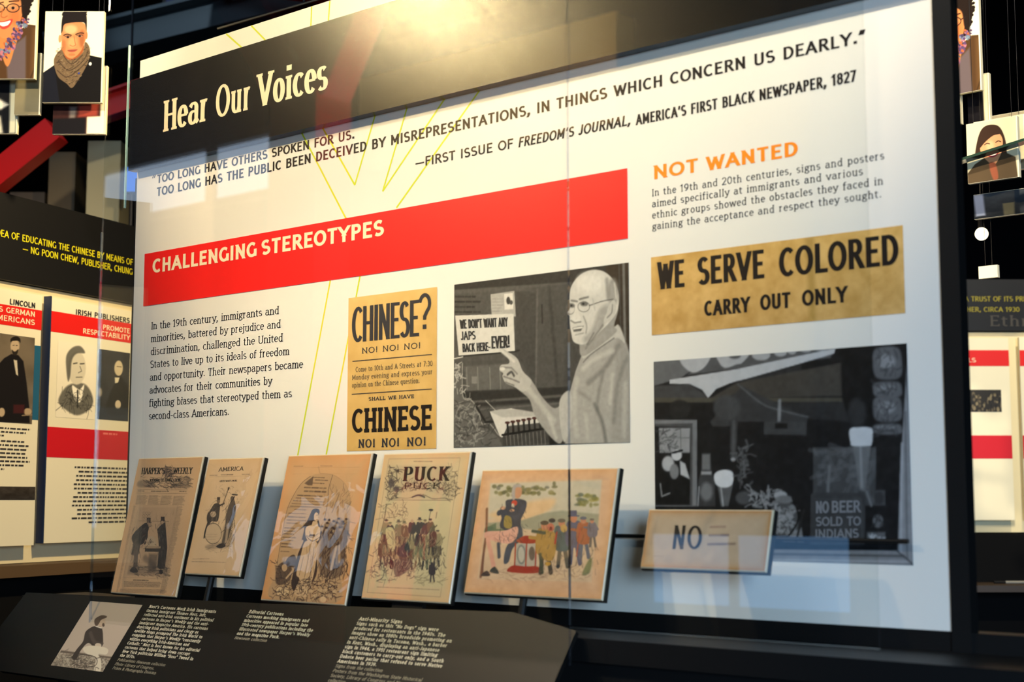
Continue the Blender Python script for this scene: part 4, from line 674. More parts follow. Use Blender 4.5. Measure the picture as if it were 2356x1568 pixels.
# ---------------------------------------------------------------- object helpers
def link(name, me, m=None, parent=None, loc=None, rot=None):
    o = bpy.data.objects.new(name, me); COL.objects.link(o)
    if m is not None: me.materials.append(m)
    if parent is not None: o.parent = parent
    if loc: o.location = loc
    if rot: o.rotation_euler = rot
    return o
def tag(o, label=None, cat=None, group=None, kind=None):
    for k, v in (('label', label), ('category', cat), ('group', group), ('kind', kind)):
        if v: o[k] = v
    return o
def thing(name, loc, rot, label, cat, group=None): return tag(link(name, None, None, None, loc, rot), label, cat, group)
def mesh(name, vs, fs):
    me = bpy.data.meshes.new(name); me.from_pydata([tuple(map(float, v)) for v in vs], [], fs); me.update(); return me
def box_data(x0, x1, y0, y1, z0, z1, b=0.):
    if b <= 0:
        return [(x, y, z) for z in (z0, z1) for y in (y0, y1) for x in (x0, x1)], [(0, 2, 3, 1), (4, 5, 7, 6), (0, 1, 5, 4), (2, 6, 7, 3), (0, 4, 6, 2), (1, 3, 7, 5)]
    vs = []; fs = []   # rim bevelled towards the viewer (-y)
    for y, i in ((y1, 0), (y0 + b, 0), (y0, b)):
        vs += [(x0 + i, y, z0 + i), (x1 - i, y, z0 + i), (x1 - i, y, z1 - i), (x0 + i, y, z1 - i)]
    fs = [(0, 3, 2, 1), (8, 9, 10, 11)]
    for k in (0, 4):
        for j in range(4): fs.append((k + j, k + (j + 1) % 4, k + 4 + (j + 1) % 4, k + 4 + j))
    return vs, fs
def box(name, x0, x1, y0, y1, z0, z1, m, parent=None, b=0., loc=None, rot=None):
    return link(name, mesh(name, *box_data(x0, x1, y0, y1, z0, z1, b)), m, parent, loc, rot)
def polys(name, qs, y, m, parent=None, th=0.):
    """flat shapes given as (x, z) polygons lying at depth y of the parent's frame"""
    vs = []; fs = []
    for q in qs:
        n = len(vs); a = sum(q[i - 1][0] * q[i][1] - q[i][0] * q[i - 1][1] for i in range(len(q)))
        if a < 0: q = q[::-1]
        vs += [(p[0], y - 2e-5 * (len(fs) % 9), p[1]) for p in q]; fs.append(tuple(range(n, n + len(q))))
    return link(name, mesh(name, vs, fs), m, parent)
def slab(name, pts, y0, y1, m, parent=None):
    """outline (x, z) with thickness"""
    n = len(pts); a = sum(pts[i - 1][0] * pts[i][1] - pts[i][0] * pts[i - 1][1] for i in range(n))
    if a < 0: pts = pts[::-1]
    vs = [(p[0], y0, p[1]) for p in pts] + [(p[0], y1, p[1]) for p in pts]
    fs = [tuple(range(n)), tuple(range(2 * n - 1, n - 1, -1))] + [(i, i + n, (i + 1) % n + n, (i + 1) % n) for i in range(n)]
    return link(name, mesh(name, vs, fs), m, parent)
def tube(name, p0, p1, r, m, parent=None, n=10, r2=None):
    p0, p1 = np.array(p0, float), np.array(p1, float); d = p1 - p0; d /= np.linalg.norm(d); a = np.cross(d, [0, 0, 1] if abs(d[2]) < .9 else [1, 0, 0]); a /= np.linalg.norm(a); b = np.cross(d, a); r2 = r if r2 is None else r2
    vs = [tuple(p + rr * (math.cos(math.tau * i / n) * a + math.sin(math.tau * i / n) * b)) for p, rr in ((p0, r), (p1, r2)) for i in range(n)]
    fs = [(i, i + n, (i + 1) % n + n, (i + 1) % n) for i in range(n)] + [tuple(range(n)), tuple(range(2 * n - 1, n - 1, -1))]
    return link(name, mesh(name, vs, fs), m, parent)
def beam(name, p0, p1, wd, ht, m, parent=None):
    p0, p1 = np.array(p0, float), np.array(p1, float); d = p1 - p0; d /= np.linalg.norm(d); a = np.cross(d, [0, 0, 1.]); a /= (np.linalg.norm(a) or 1); b = np.cross(a, d)
    vs = [tuple(p + sx * a * wd / 2 + sy * b * ht / 2) for p in (p0, p1) for sx, sy in ((-1, -1), (1, -1), (1, 1), (-1, 1))]
    return link(name, mesh(name, vs, [(0, 1, 2, 3), (7, 6, 5, 4), (0, 4, 5, 1), (1, 5, 6, 2), (2, 6, 7, 3), (3, 7, 4, 0)]), m, parent)
def words(name, rows, m, parent, y=-.001, each=False, **k):
    """rows of (text, x0, x1, z baseline, cap height[, italic])"""
    if each:
        for r in rows: words(name, [r], m, parent, y, **k)
        return
    qs = []
    for r in rows:
        kk = dict(k);
        if len(r) > 5: kk['italic'] = r[5]
        qs += text_polys(r[0], r[1], r[3], r[2] - r[1], r[4], **kk)
    return polys(name, qs, y, m, parent)
def picture(name, c, x0, x1, z0, z1, m, parent, y=-.0008, curve=None):
    h, w_ = c.h, c.w; xs = np.linspace(x0, x1, w_); zs = np.linspace(z1, z0, h)
    X, Z = np.meshgrid(xs, zs); co = np.stack([X, np.full_like(X, y), Z], -1).reshape(-1, 3)
    i = np.arange(h * w_).reshape(h, w_); f = np.stack([i[1:, :-1], i[1:, 1:], i[:-1, 1:], i[:-1, :-1]], -1).reshape(-1, 4)
    me = bpy.data.meshes.new(name); me.vertices.add(len(co)); me.vertices.foreach_set('co', co.ravel())
    me.loops.add(f.size); me.loops.foreach_set('vertex_index', f.ravel().astype(np.int32)); me.polygons.add(len(f)); me.polygons.foreach_set('loop_start', np.arange(0, f.size, 4, dtype=np.int32)); me.polygons.foreach_set('loop_total', np.full(len(f), 4, np.int32)); me.update(calc_edges=True)
    at = me.color_attributes.new('ink', 'FLOAT_COLOR', 'POINT'); cc = np.ones((h * w_, 4)); cc[:, :3] = lin(c.data()).reshape(-1, 3); at.data.foreach_set('color', cc.ravel())
    return link(name, me, m, parent)
def on_print(name, c, x0, x1, z0, z1, rows, m, parent, y, **k):
    """lettering that belongs to a picture: rows of (text, start, end, cap height, lean) in the sketch's own units"""
    qs = []
    for s, p0, p1, cap, lean in rows:
        L = math.hypot(p1[0] - p0[0], p1[1] - p0[1]); ux, uy = (p1[0] - p0[0]) / L, (p1[1] - p0[1]) / L
        for q in text_polys(s, 0, 0, L, cap, **k):
            P = c.m([(p0[0] + a * ux + b * lean, p0[1] + a * uy - b) for a, b in q])
            qs.append([(x0 + p[0] / (c.w - 1) * (x1 - x0), z1 - p[1] / (c.h - 1) * (z1 - z0)) for p in P])
    return polys(name, qs, y, m, parent)
def stroke_quads(pts, wd):
    o = []
    for a, b in zip(pts, pts[1:]):
        d = math.hypot(b[0] - a[0], b[1] - a[1]); nx, ny = -(b[1] - a[1]) / d * wd / 2, (b[0] - a[0]) / d * wd / 2
        o.append([(a[0] - nx, a[1] - ny), (b[0] - nx, b[1] - ny), (b[0] + nx, b[1] + ny), (a[0] + nx, a[1] + ny)])
    return o
BLACK = mat('black_satin', (14, 14, 14), .5, .3); MATT = mat('black_matt', (10, 10, 11), .85, .15)
WHITE = mat('white_panel_paint', (236, 230, 218), .42, .5, var=.01)
RED = mat('red_vinyl', (246, 22, 22), .4, .5, var=.015); INK = mat('black_ink', (22, 15, 15), .5, .3); INKG = mat('grey_ink', (58, 54, 52), .5, .3); CREAM = mat('cream_ink', (250, 228, 190), .45, .4)
LIME = mat('lime_ink', (206, 214, 30), .45, .4); ORANGE = mat('orange_ink', (252, 140, 16), .45, .4); YEL = mat('yellow_ink', (226, 216, 30), .5, .4)
PRINT = print_mat('satin_print', .42); GLOSSY = print_mat('glossy_print', .5, .0); MATTP = print_mat('matt_print', .6)
STEEL = mat('dark_steel', (46, 46, 50), .4, .5, .7); REDS = mat('red_painted_steel', (196, 14, 16), .35, .6); GLASS = glass_mat('case_glass', (.985, .995, .99), .052); FILM = glass_mat('acetate_film', (1, 1, 1), .032, .0022, 9.); GEDGE = mat('glass_edge', (190, 226, 206), .15, .8)
SANS = dict(pen=(.17, .115)); BOLD = dict(pen=(.235, .165)); SLAB = dict(pen=(.12, .075), serif=.045)
# ---------------------------------------------------------------- setting
tag(box('floor', -14, 9, -9, 9, -.1, 0, mat('dark_carpet', (22, 21, 24), .95, .1, bump=.5)), kind='structure')
CEIL = mat('ceiling_black', (9, 10, 12), .9, .1)
tag(box('ceiling', -14, 9, -9, 9, 6.4, 6.5, CEIL), kind='structure')
WALL = mat('wall_charcoal', (20, 20, 24), .85, .1)
tag(box('wall_back', -14, 9, 8.9, 9, 0, 6.4, WALL), kind='structure'); tag(box('wall_right', 8.9, 9, -9, 9, 0, 6.4, WALL), kind='structure'); tag(box('wall_left', -14, -13.9, -9, 9, 0, 6.4, WALL), kind='structure')
fw = tag(box('wall_front', -14, 9, -9, -8.9, 0, 6.4, WALL), kind='structure')
wn = tag(link('window_1', None, None, None, (-8.4, -8.8, 0)), kind='structure')
sky = mat('daylight_pane', (186, 208, 236), .3, emit=2.4)
for i in range(2): box('pane', -5.4 + i * 2.3, -5.4 + i * 2.3 + 2.1, 0, .02, 5.0, 5.62, sky, wn)
for i in range(3): box('mullion', -5.5 + i * 2.3, -5.4 + i * 2.3, .0, .12, 4.9, 5.75, STEEL, wn)
for j in range(2): box('transom', -5.4, -.9, .0, .1, 4.9 + j * .73, 4.99 + j * .73, STEEL, wn)
tag(box('reflection_bulkhead_1', -8.9, -5.5, -8.9, -8.6, 5.0, 5.95, mat('beige_bulkhead', (196, 160, 96), .7, .2)), kind='structure')  # unseen bulkhead, added so the header mirrors a tan strip
wn2 = tag(link('reflection_window_2', None, None, None, (-4.3, -8.85, 0)), kind='structure')  # unseen low glowing pane, added to mirror blue over the lower panel
box('pane', -1.0, .9, 0, .02, .55, 1.15, mat('low_reflection_glow', (120, 176, 236), .3, emit=1.5), wn2); box('window_frame', -1.08, .98, -.02, 0, .45, 1.25, STEEL, wn2); box('mullion', -.2, -.12, .02, .06, .55, 1.15, STEEL, wn2)
# ---------------------------------------------------------------- the big exhibit panel
pan = thing('exhibit_panel', (0, 0, 0), None, 'large white exhibit panel with red CHALLENGING STEREOTYPES band, quotations, posters and two photographs', 'exhibit panel')
box('backboard', -1.518, 1.076, 0, .03, 1.206, 2.813, WHITE, pan)
box('heading_band', -1.466, .341, -.0016, 0, 2.036, 2.197, RED, pan)
words('band_lettering', [('CHALLENGING', -1.425, -.938, 2.133, .043), ('STEREOTYPES', -.922, -.432, 2.1335, .043)], CREAM, pan, -.0024, each=True, pen=(.29, .19), serif=0)
words('opening_quote', [('“', -1.440, -1.420, 2.411, .027)], INK, pan, -.0006, pen=(.14, .12), gap=0)
words('quotation', [('TOO LONG HAVE OTHERS SPOKEN FOR US.', -1.416, -.548, 2.409, .026), ('TOO LONG HAS THE PUBLIC BEEN DECEIVED BY MISREPRESENTATIONS, IN THINGS WHICH CONCERN US DEARLY.”', -1.416, .936, 2.369, .027)], INK, pan, -.0006, pen=(.25, .15))
words('source_line', [('—FIRST ISSUE OF', -.325, .005, 2.2965, .0245), ("FREEDOM'S JOURNAL,", .018, .352, 2.2955, .0245, .16), ("AMERICA'S FIRST BLACK NEWSPAPER, 1827", .366, .911, 2.292, .0245)], INK, pan, -.0006, pen=(.22, .15))
B = ['In the 19th century, immigrants and', 'minorities, battered by prejudice and', 'discrimination, challenged the United', 'States to live up to its ideals of freedom', 'and opportunity. Their newspapers became', 'advocates for their communities by', 'fighting biases that stereotyped them as', 'second-class Americans.']
E_ = [-.842, -.834, -.824, -.796, -.740, -.866, -.783, -1.047]
words('introduction', [(s, -1.425, e, 1.9615 - i * .0388, .0225) for i, (s, e) in enumerate(zip(B, E_))], INK, pan, -.0006, pen=(.16, .085), serif=.095, gap=.035)
words('side_heading', [('NOT', .41, .533, 2.161, .031), ('WANTED', .55, .777, 2.160, .031)], ORANGE, pan, -.0006, each=True, pen=(.30, .17))
B = ['In the 19th and 20th centuries, signs and posters', 'aimed specifically at immigrants and various', 'ethnic groups showed the obstacles they faced in', 'gaining the acceptance and respect they sought.']
words('side_text', [(s, .407, e, z, .0165) for s, e, z in zip(B, (.968, .921, .964, .960), (2.123, 2.098, 2.0725, 2.047))], INKG, pan, -.0006, pen=(.14, .09), serif=.06)
segs = [[(-1.099, 2.812), (-1.028, 2.757), (-.768, 2.47), (-.584, 2.203), (-.45, 2.04)], [(-.985, 2.812), (-.923, 2.757), (-.68, 2.465), (-.547, 2.283), (-.468, 2.471), (-.45, 2.6)], [(-.728, 2.812), (-.73, 2.757), (-.74, 2.6)], [(-.654, 2.812), (-.659, 2.757), (-.67, 2.6)],
        [(-.33, 2.52), (-.35, 2.473), (-.442, 2.251), (-.213, 2.469), (-.17, 2.52)], [(-.06, 2.5), (-.093, 2.471), (-.391, 2.201)], [(-.637, 2.036), (-.756, 1.572), (-.82, 1.3)], [(-.523, 2.036), (-.644, 1.57), (-.71, 1.3)]]
for s in segs: polys('lime_line', stroke_quads(s, .0052), -.0003, LIME, pan)
box('edge_strip', -1.525, -1.518, -.001, .034, 1.206, 2.44, BLACK, pan)
# sepia broadside
c = art_tint(3, .79, 200, (226, 184, 112), (210, 168, 96), 12); c.grain(8, 20, 8)
bs = picture('broadside_print', c, -.565, -.245, 1.577, 1.981, PRINT, pan, -.0009)
words('broadside_headline', [('CHINESE', -.549, -.306, 1.8615, .093)], mat('blue_black_ink', (40, 40, 48), .5), bs, -.0015, pen=(.14, .09), serif=0, gap=.02); words('broadside_headline', [('?', -.312, -.262, 1.875, .094)], MATS['blue_black_ink'], bs, -.0015, pen=(.12, .1))
words('broadside_refrain', [('NO! NO! NO!', -.514, -.298, 1.830, .0155)], MATS['blue_black_ink'], bs, -.0015, pen=(.2, .11), serif=.1)
words('broadside_text', [('Come to 10th and A Streets at 7:30', -.535, -.258, 1.783, .0135), ('Monday evening and express your', -.548, -.258, 1.7625, .0135), ('opinion on the Chinese question.', -.548, -.302, 1.7425, .0135)], mat('faded_ink', (92, 76, 56), .5), bs, -.0015, pen=(.14, .08), serif=.05)
polys('rule', stroke_quads([(-.547, 1.812), (-.261, 1.812)], .0022) + stroke_quads([(-.548, 1.7255), (-.261, 1.7255)], .0022), -.0015, MATS['blue_black_ink'], bs)
words('broadside_refrain', [('SHALL WE HAVE', -.486, -.321, 1.7055, .0095)], MATS['blue_black_ink'], bs, -.0015, pen=(.26, .18), serif=.1)
words('broadside_headline', [('CHINESE', -.547, -.258, 1.624, .063)], INK, bs, -.0015, pen=(.2, .15), serif=.05, gap=.06)
words('broadside_refrain', [('NO!', -.523, -.457, 1.5845, .0225), ('NO!', -.438, -.37, 1.5845, .0225), ('NO!', -.348, -.277, 1.5845, .0225)], MATS['blue_black_ink'], bs, -.0015, each=True, pen=(.24, .13), serif=.08)
# black-and-white photograph of a barber pointing at a placard
c = art_man(); ph = picture('photograph_print', c, -.187, .343, 1.577, 1.981, PRINT, pan, -.0009); D = (c, -.187, .343, 1.577, 1.981)
ph['label'] = 'black-and-white photograph of an older man in glasses pointing at a placard'
on_print('placard_lettering', *D, [("WE DON'T WANT ANY", (100, 566), (472, 548), 72, -.05), ('JAPS', (108, 655), (222, 650), 68, -.05), ('BACK HERE-', (120, 750), (338, 738), 68, -.05), ('EVER!', (345, 722), (488, 714), 98, -.02)], mat('photo_ink', (38, 37, 38), .5), ph, -.0014, pen=(.15, .14), gap=.03)
# mustard sign print
c = art_tint(6, 3.44, 120, (214, 168, 92), (204, 160, 92), 22, [(((220, 0), (232, 0), (232, 100), (224, 100)), (186, 146, 76), 6)]); c.grain(10, 14, 9)
sg = picture('sign_print', c, .404, 1.002, 1.812, 1.986, PRINT, pan, -.0009)
words('sign_lettering', [('WE', .421, .493, 1.912, .061), ('SERVE', .525, .692, 1.9115, .061), ('COLORED', .725, .993, 1.9095, .061)], INK, sg, -.0015, each=True, pen=(.19, .14))
words('sign_lettering', [('CARRY', .541, .655, 1.843, .033), ('OUT', .679, .752, 1.844, .033), ('ONLY', .777, .880, 1.8445, .033)], INK, sg, -.0015, each=True, pen=(.23, .18))
c = art_window(); wp = picture('photograph_print', c, .408, 1.003, 1.326, 1.753, PRINT, pan, -.0009); D = (c, .408, 1.003, 1.326, 1.753)
wp['label'] = 'black-and-white photograph of a beer parlour window with a painted notice'
on_print('notice_lettering', *D, [('NO', (1112, 1150), (1198, 1148), 78, 0), ('BEER', (1212, 1147), (1402, 1143), 78, 0), ('SOLD TO', (1112, 1232), (1404, 1228), 60, 0), ('INDIANS', (1106, 1312), (1390, 1306), 60, 0)], mat('pale_photo_ink', (122, 122, 124), .5), wp, -.0014, pen=(.17, .17), gap=.04)
# ---------------------------------------------------------------- header board
hd = thing('header_board', (0, -.033, 0), None, 'glossy black header board lettered Hear Our Voices above the white panel', 'sign')
box('board', -1.518, 1.3, 0, .028, 2.457, 2.741, mat('header_gloss', (6, 6, 7), .27, .42, bump=.12, bscale=420), hd)
words('lettering', [('Hear', -1.347, -1.126, 2.551, .095), ('Voices', -.912, -.620, 2.551, .095)], CREAM, hd, -.001, each=True, pen=(.195, .075), serif=.045, gap=.05); words('lettering', [('Our', -1.098, -.934, 2.551, .095)], CREAM, hd, -.001, pen=(.165, .075), serif=.022, gap=.055)
for x in (-1.3, -.4, .5): tube('spacer', (x, .027, 2.6), (x, .0328, 2.6), .012, STEEL, hd)
# ---------------------------------------------------------------- case carcass, right-hand post, deck
cs = thing('display_case', (0, 0, 0), None, 'black display case base, deck and upright post around the large white panel', 'display case')
box('deck', -1.72, 1.3, -.222, 0, 1.12, 1.168, BLACK, cs); box('base', -1.55, 1.25, -.20, .3, 0, 1.12, BLACK, cs); box('back_rail', -1.50, 1.3, .001, .05, 1.168, 1.205, BLACK, cs)
box('post', 1.077, 1.115, -.004, .03, 1.168, 3.4, BLACK, cs)
# ---------------------------------------------------------------- leaning facsimiles under film
SET = [  # name, x0, x1, z, height, tilt, art, label
    ('newspaper_print', -1.371, -1.070, 1.186, .394, 12.3, art_harpers, "tan HARPER'S WEEKLY newspaper page in clear film, leaning at the left end of the row"),
    ('magazine_print', -1.034, -.803, 1.250, .322, 13.5, art_america, 'narrow AMERICA magazine cover in clear film on a thin black post'),
    ('engraving_print', -.717, -.402, 1.1935, .383, 13.2, art_arch, 'arched engraving of a woman in a pale gown, mounted on an orange-tan page'),
    ('magazine_print', -.347, -.058, 1.2135, .357, 11.9, art_crowd, 'PUCK magazine cover crowded with small figures, framed by a wide tan margin'),
    ('cartoon_print', -.014, .377, 1.2395, .286, 12.8, art_orchard, 'wide colour cartoon of a man with folded arms facing a queue of men'),
    ('placard_print', .475, .771, 1.310, .1245, 15.5, art_placard, 'small tan NO placard with orange edges, furthest right of the leaning prints')]
rod = tag(tube('support_rod', (.10, -.012, 1.372), (1.0, -.012, 1.372), .0045, BLACK), 'thin black rod behind the small NO placard on the white panel', 'rod')
for nm, x0, x1, z, hh, tl, art, lab in SET:
    t = thing(nm, (x0, -.15, z), (R_(-tl), 0, 0), lab, 'print', 'facsimile pages leaning in a row on the case deck')
    wd = x1 - x0
    box('backing', .0, wd + .003, .0, .010, -.003, hh, BLACK, t)
    box('mount', 0, wd, -.005, 0, 0, hh, mat('mount_edge', (226, 206, 170), .3, .6), t, b=.002)
    c = art(); pr = picture('page', c, .003, wd - .003, .003, hh - .003, GLOSSY, t, -.0056)
    D = (c, .003, wd - .003, .003, hh - .003)
    if art is art_harpers: on_print('masthead', *D, [("HARPER'S", (365, 277), (602, 272), 66, .15), ('WEEKLY', (685, 270), (878, 264), 64, .15), ('JOURNAL OF CIVILIZATION', (450, 352), (760, 345), 32, 0)], INK, pr, -.0062, pen=(.15, .07), serif=.05, gap=.03)
    if art is art_america: on_print('masthead', *D, [('AMERICA', (1130, 219), (1386, 212), 42, .15)], INK, pr, -.0062, pen=(.15, .08), serif=.05, gap=.04); on_print('headline', *D, [('GREED WANTS MORE', (1140, 328), (1322, 323), 17, 0)], INK, pr, -.0062, pen=(.15, .07), serif=.05, gap=.03)
    if art is art_crowd: on_print('masthead', *D, [('PUCK', (458, 330), (930, 322), 145, .12)], INK, pr, -.0062, pen=(.22, .07), serif=.05); 
    if art is art_crowd: on_print('masthead', *D, [('PUCK', (470, 408), (850, 404), 62, .12)], INK, pr, -.0062, pen=(.2, .1), serif=.05)
    if art is art_placard: on_print('placard_lettering', *D, [('N', (590, 828), (775, 832), 368, .12), ('O', (815, 832), (1030, 836), 365, .06)], INK, pr, -.0062, pen=(.13, .1))
    nx, nz = (10, 14) if wd < hh else (14, 8)
    bx = box('film', .001, wd - .001, -.0078, -.0068, .001, hh - .001, FILM, t)
    px = wd * (.42 if art in (art_america, art_orchard) else .5)
    if art in (art_america, art_orchard): tube('stand', (px, .012, .03), (px, .012 + math.sin(R_(tl)) * -.0, -(z - 1.168) / math.cos(R_(tl)) + .006), .009, BLACK, t)
    elif art is art_placard:
        tube('stand', (px, .012, .06), (px, .1, .066), .005, BLACK, t)
    else: box('stand', px - .05, px + .05, .008, .02, -.03 if z - 1.168 > .03 else -.015, .1, BLACK, t)
# ---------------------------------------------------------------- sloping caption rail
rl = thing('caption_rail', (0, -.25, 1.171), (R_(-35.65), 0, 0), 'dark sloping caption rail with pale text and a portrait photograph, in the foreground', 'caption rail')
RAILM = mat('rail_laminate', (15, 14, 12), .42, .3, bump=.08, bscale=500)
slab('plate', [(-1.663, .012), (-.59, .03), (.187, .05), (.374, .016), (.369, -.24), (-1.547, -.24), (-1.684, -.105)], 0, .012, RAILM, rl)
PALE = mat('pale_ink', (226, 216, 184), .5)
def block(x, s0, head, body, cred, k=.00855, ps=-.0124):
    rows = []; z = -s0
    rows.append((head, x, x + text_width(head) * .0156, z, .0092)); out = [rows, [], []]
    for s in body: z += ps; out[1].append((s, x - .001, x - .001 + text_width(s) * .0144, z, .0088))
    for s in cred: z += ps; out[2].append((s, x - .001, x - .001 + text_width(s) * .0133, z, .0082, .2))
    words('caption_heading', out[0], PALE, rl, -.0006, pen=(.22, .14), serif=.07); words('caption_text', out[1], PALE, rl, -.0006, pen=(.2, .14), serif=.07); words('caption_credit', out[2], mat('dim_ink', (176, 166, 138), .5), rl, -.0006, pen=(.14, .1), serif=.05)
block(-1.053, .008, "Nast's Cartoons Mock Irish Immigrants", ['German immigrant Thomas Nast, left,', 'reflected anti-Irish sentiment in his political', "cartoons in Harper's Weekly and the anti-", 'immigrant magazine America. His cartoons', 'depicting Irish politicians and clergy as', 'apelike thugs prompted The Irish World to', "complain that Harper's Weekly “constantly", 'vilifies everything Irish-American and', 'Catholic.” Nast is best known for his editorial', 'cartoons that helped bring down corrupt', 'New York politician William “Boss” Tweed in', 'the 1870s.'], ['Publications: Newseum collection', 'Photo: Library of Congress,', 'Prints & Photographs Division'])
block(-.648, .001, 'Editorial Cartoons', ['Cartoons mocking immigrants and', 'minorities appeared in popular late', '19th-century publications including the', "illustrated newspaper Harper's Weekly", 'and the magazine Puck.'], ['Newseum collection'])
block(-.257, -.002, 'Anti-Minority Signs', ['Signs such as this “No Dogs” sign were', 'produced for restaurants in the 1940s. The', 'images show an 1880s broadside promoting an', 'anti-Chinese rally in Tacoma, Wash.; a barber'.replace(';', ','), 'in Kent, Wash., displaying an anti-Japanese', 'sign in 1944, a 1951 restaurant sign limiting', 'black customers to carry-out only, and a South', 'Dakota beer parlor that refused to serve Native', 'Americans in 1939.'], ['Signs from the collection', 'Posters from the Washington State Historical', 'Society, Library of Congress and Newseum', 'collection', 'Photo: Minnesota Historical Society'])
c = art_sitter(); picture('portrait_photograph', c, -1.325, -1.085, -.205, -.001, PRINT, rl, -.0008)['label'] = 'sepia photograph of a seated man in profile'
for x in (-1.3, .1): box('bracket', x, x + .04, .012, .06, -.16, .0, BLACK, rl)
# ---------------------------------------------------------------- case glass
gp = thing('case_glass', (0, -.29, 0), None, 'clear front glass of the case with faint reflections over the white panel', 'glass')
box('pane', -1.268, .3925, 0, .006, 1.118, 3.3, GLASS, gp); box('pane', .3955, 1.07, 0, .006, 1.195, 3.3, GLASS, gp)
box('pane_edge', -1.2735, -1.2685, 0, .006, 1.115, 2.2, glass_mat('edge_glass', (.8, .88, 1.), .09), gp)
box('seam', .3928, .3952, 0.0005, .0055, 1.12, 3.3, glass_mat('seam_glass', (.86, .88, .94), .12), gp)
sp = thing('glass_fin', (-1.56, -.012, 0), None, 'narrow upright glass edge shining beside the left end of the black header board', 'glass')
box('fin', -.002, .002, -.003, .003, 2.35, 2.868, GEDGE, sp)
# ---------------------------------------------------------------- exhibit wall behind, at the left
A_ = R_(105.1)
WCR = mat('cream_wall_paint', (232, 218, 176), .6, .3, var=.01)
lw = thing('exhibit_wall', (-2.226, .23, 0), (0, 0, A_), 'cream exhibit wall at far left with a black band of yellow quotation text', 'exhibit wall')
box('wall_board', -1.2, .9, .05, .09, 1.24, 2.18, WCR, lw); box('quotation_band', -1.2, .9, .03, .09, 2.183, 2.475, mat('black_band', (9, 10, 14), .5, .4), lw)
words('quotation', [('ME THE IDEA OF EDUCATING THE CHINESE BY MEANS OF', -.45, .372, 2.325, .0235)], YEL, lw, .0285, pen=(.17, .12)); words('quotation', [('— NG POON CHEW, PUBLISHER, CHUNG SAI', -.198, .43, 2.289, .0235)], YEL, lw, .0285, pen=(.16, .12))
box('ledge', -1.2, .9, -.06, .09, 1.2, 1.238, mat('ledge_bronze', (96, 74, 50), .5, .4), lw); box('base', -1.2, .9, .0, .09, 0, 1.2, MATT, lw)
def info(name, x0, x1, z0, z1, lab, wall, bands, **k):
    t = tag(box(name, x0, x1, 0, .02, z0, z1, mat('info_panel_white', (238, 230, 200), .5, .4)), lab, 'info panel', k.get('group'))
    t.location = (wall[0], wall[1], 0); t.rotation_euler = (0, 0, wall[2])
    for b0, b1, m in bands: box('red_band', x0, x1 if k.get('x1') is None else k['x1'], -.001, 0, b0, b1, m, t)
    return t
WL = (-2.226, .23, A_)
RB = mat('band_red', (222, 28, 24), .5, .4); RB2 = mat('band_crimson', (206, 18, 34), .5, .4)
ia = info('info_panel', -.75, -.128, 1.30, 2.146, 'white info panel about LINCOLN with a standing portrait, at the far left edge', WL, [(2.0265, 2.094, RB)])
words('heading', [('LINCOLN', -.281, -.160, 2.098, .0185)], INK, ia, -.002, pen=(.24, .15)); words('heading_in_band', [('SUPPORTS GERMAN', -.475, -.160, 2.068, .0185), ('AMERICANS', -.36, -.160, 2.040, .0185)], CREAM, ia, -.002, pen=(.24, .15))
c = art_statesman(); picture('portrait_print', c, -.318, -.157, 1.705, 1.997, MATTP, ia, -.001); box('blue_strip', -.156, -.128, -.001, 0, 1.72, 1.972, mat('teal_ink', (26, 92, 124), .5), ia)
def fine(parent, x0, x1, z1, z0, n, m=INKG, seed=0, right=False):
    r = random.Random(seed); qs = []; dz = (z1 - z0) / n
    for i in range(n):
        e = x1 - (0 if right else r.uniform(0, .12) * (x1 - x0)); s = x0 + (r.uniform(0, .12) * (x1 - x0) if right else 0); zz = z1 - dz * (i + .7)
        if i == n - 1: s = x0 + (x1 - x0) * (.3 if right else 0); e = x1 if right else x0 + (x1 - x0) * .6
        qq = s
        while qq < e:
            l = r.uniform(.006, .03); b = min(qq + l, e); qs.append([(qq, zz), (b, zz), (b, zz + dz * .42), (qq, zz + dz * .42)]); qq = b + .005
    return polys('fine_print', qs, -.0012, m, parent)
fine(ia, -.46, -.158, 1.692, 1.655, 3, seed=1); fine(ia, -.46, -.155, 1.650, 1.545, 8, seed=2)
c = art_tint(8, 3.2, 30, (60, 54, 48), (44, 40, 38), 20); picture('strip_print', c, -.46, -.130, 1.451, 1.495, PRINT, ia, -.001)
ib = info('info_panel', -.083, .42, 1.305, 2.146, 'white info panel IRISH PUBLISHERS PROMOTE RESPECTABILITY with two red bands', WL, [(2.0275, 2.099, RB), (1.596, 1.70, RB2)])
words('heading', [('IRISH PUBLISHERS', .036, .328, 2.100, .0195)], INK, ib, -.002, pen=(.24, .15)); words('heading_in_band', [('PROMOTE', .180, .330, 2.062, .0185), ('RESPECTABILITY', .076, .331, 2.037, .0185)], CREAM, ib, -.002, pen=(.24, .15))
c = art_engraving(); picture('engraved_portrait', c, -.045, .15, 1.735, 2.0, MATTP, ib, -.001); c = art_sitter_dark(); picture('portrait_print', c, .165, .335, 1.738, 1.990, MATTP, ib, -.001)
fine(ib, .05, .344, 1.572, 1.365, 14, seed=4, right=True); fine(ib, .2, .33, 1.696, 1.680, 1, m=mat('pink_ink', (238, 120, 110), .5), seed=6)
box('side_edge', -.088, -.083, -.002, .03, 1.305, 2.15, mat('navy_edge', (20, 44, 74), .4), ib)
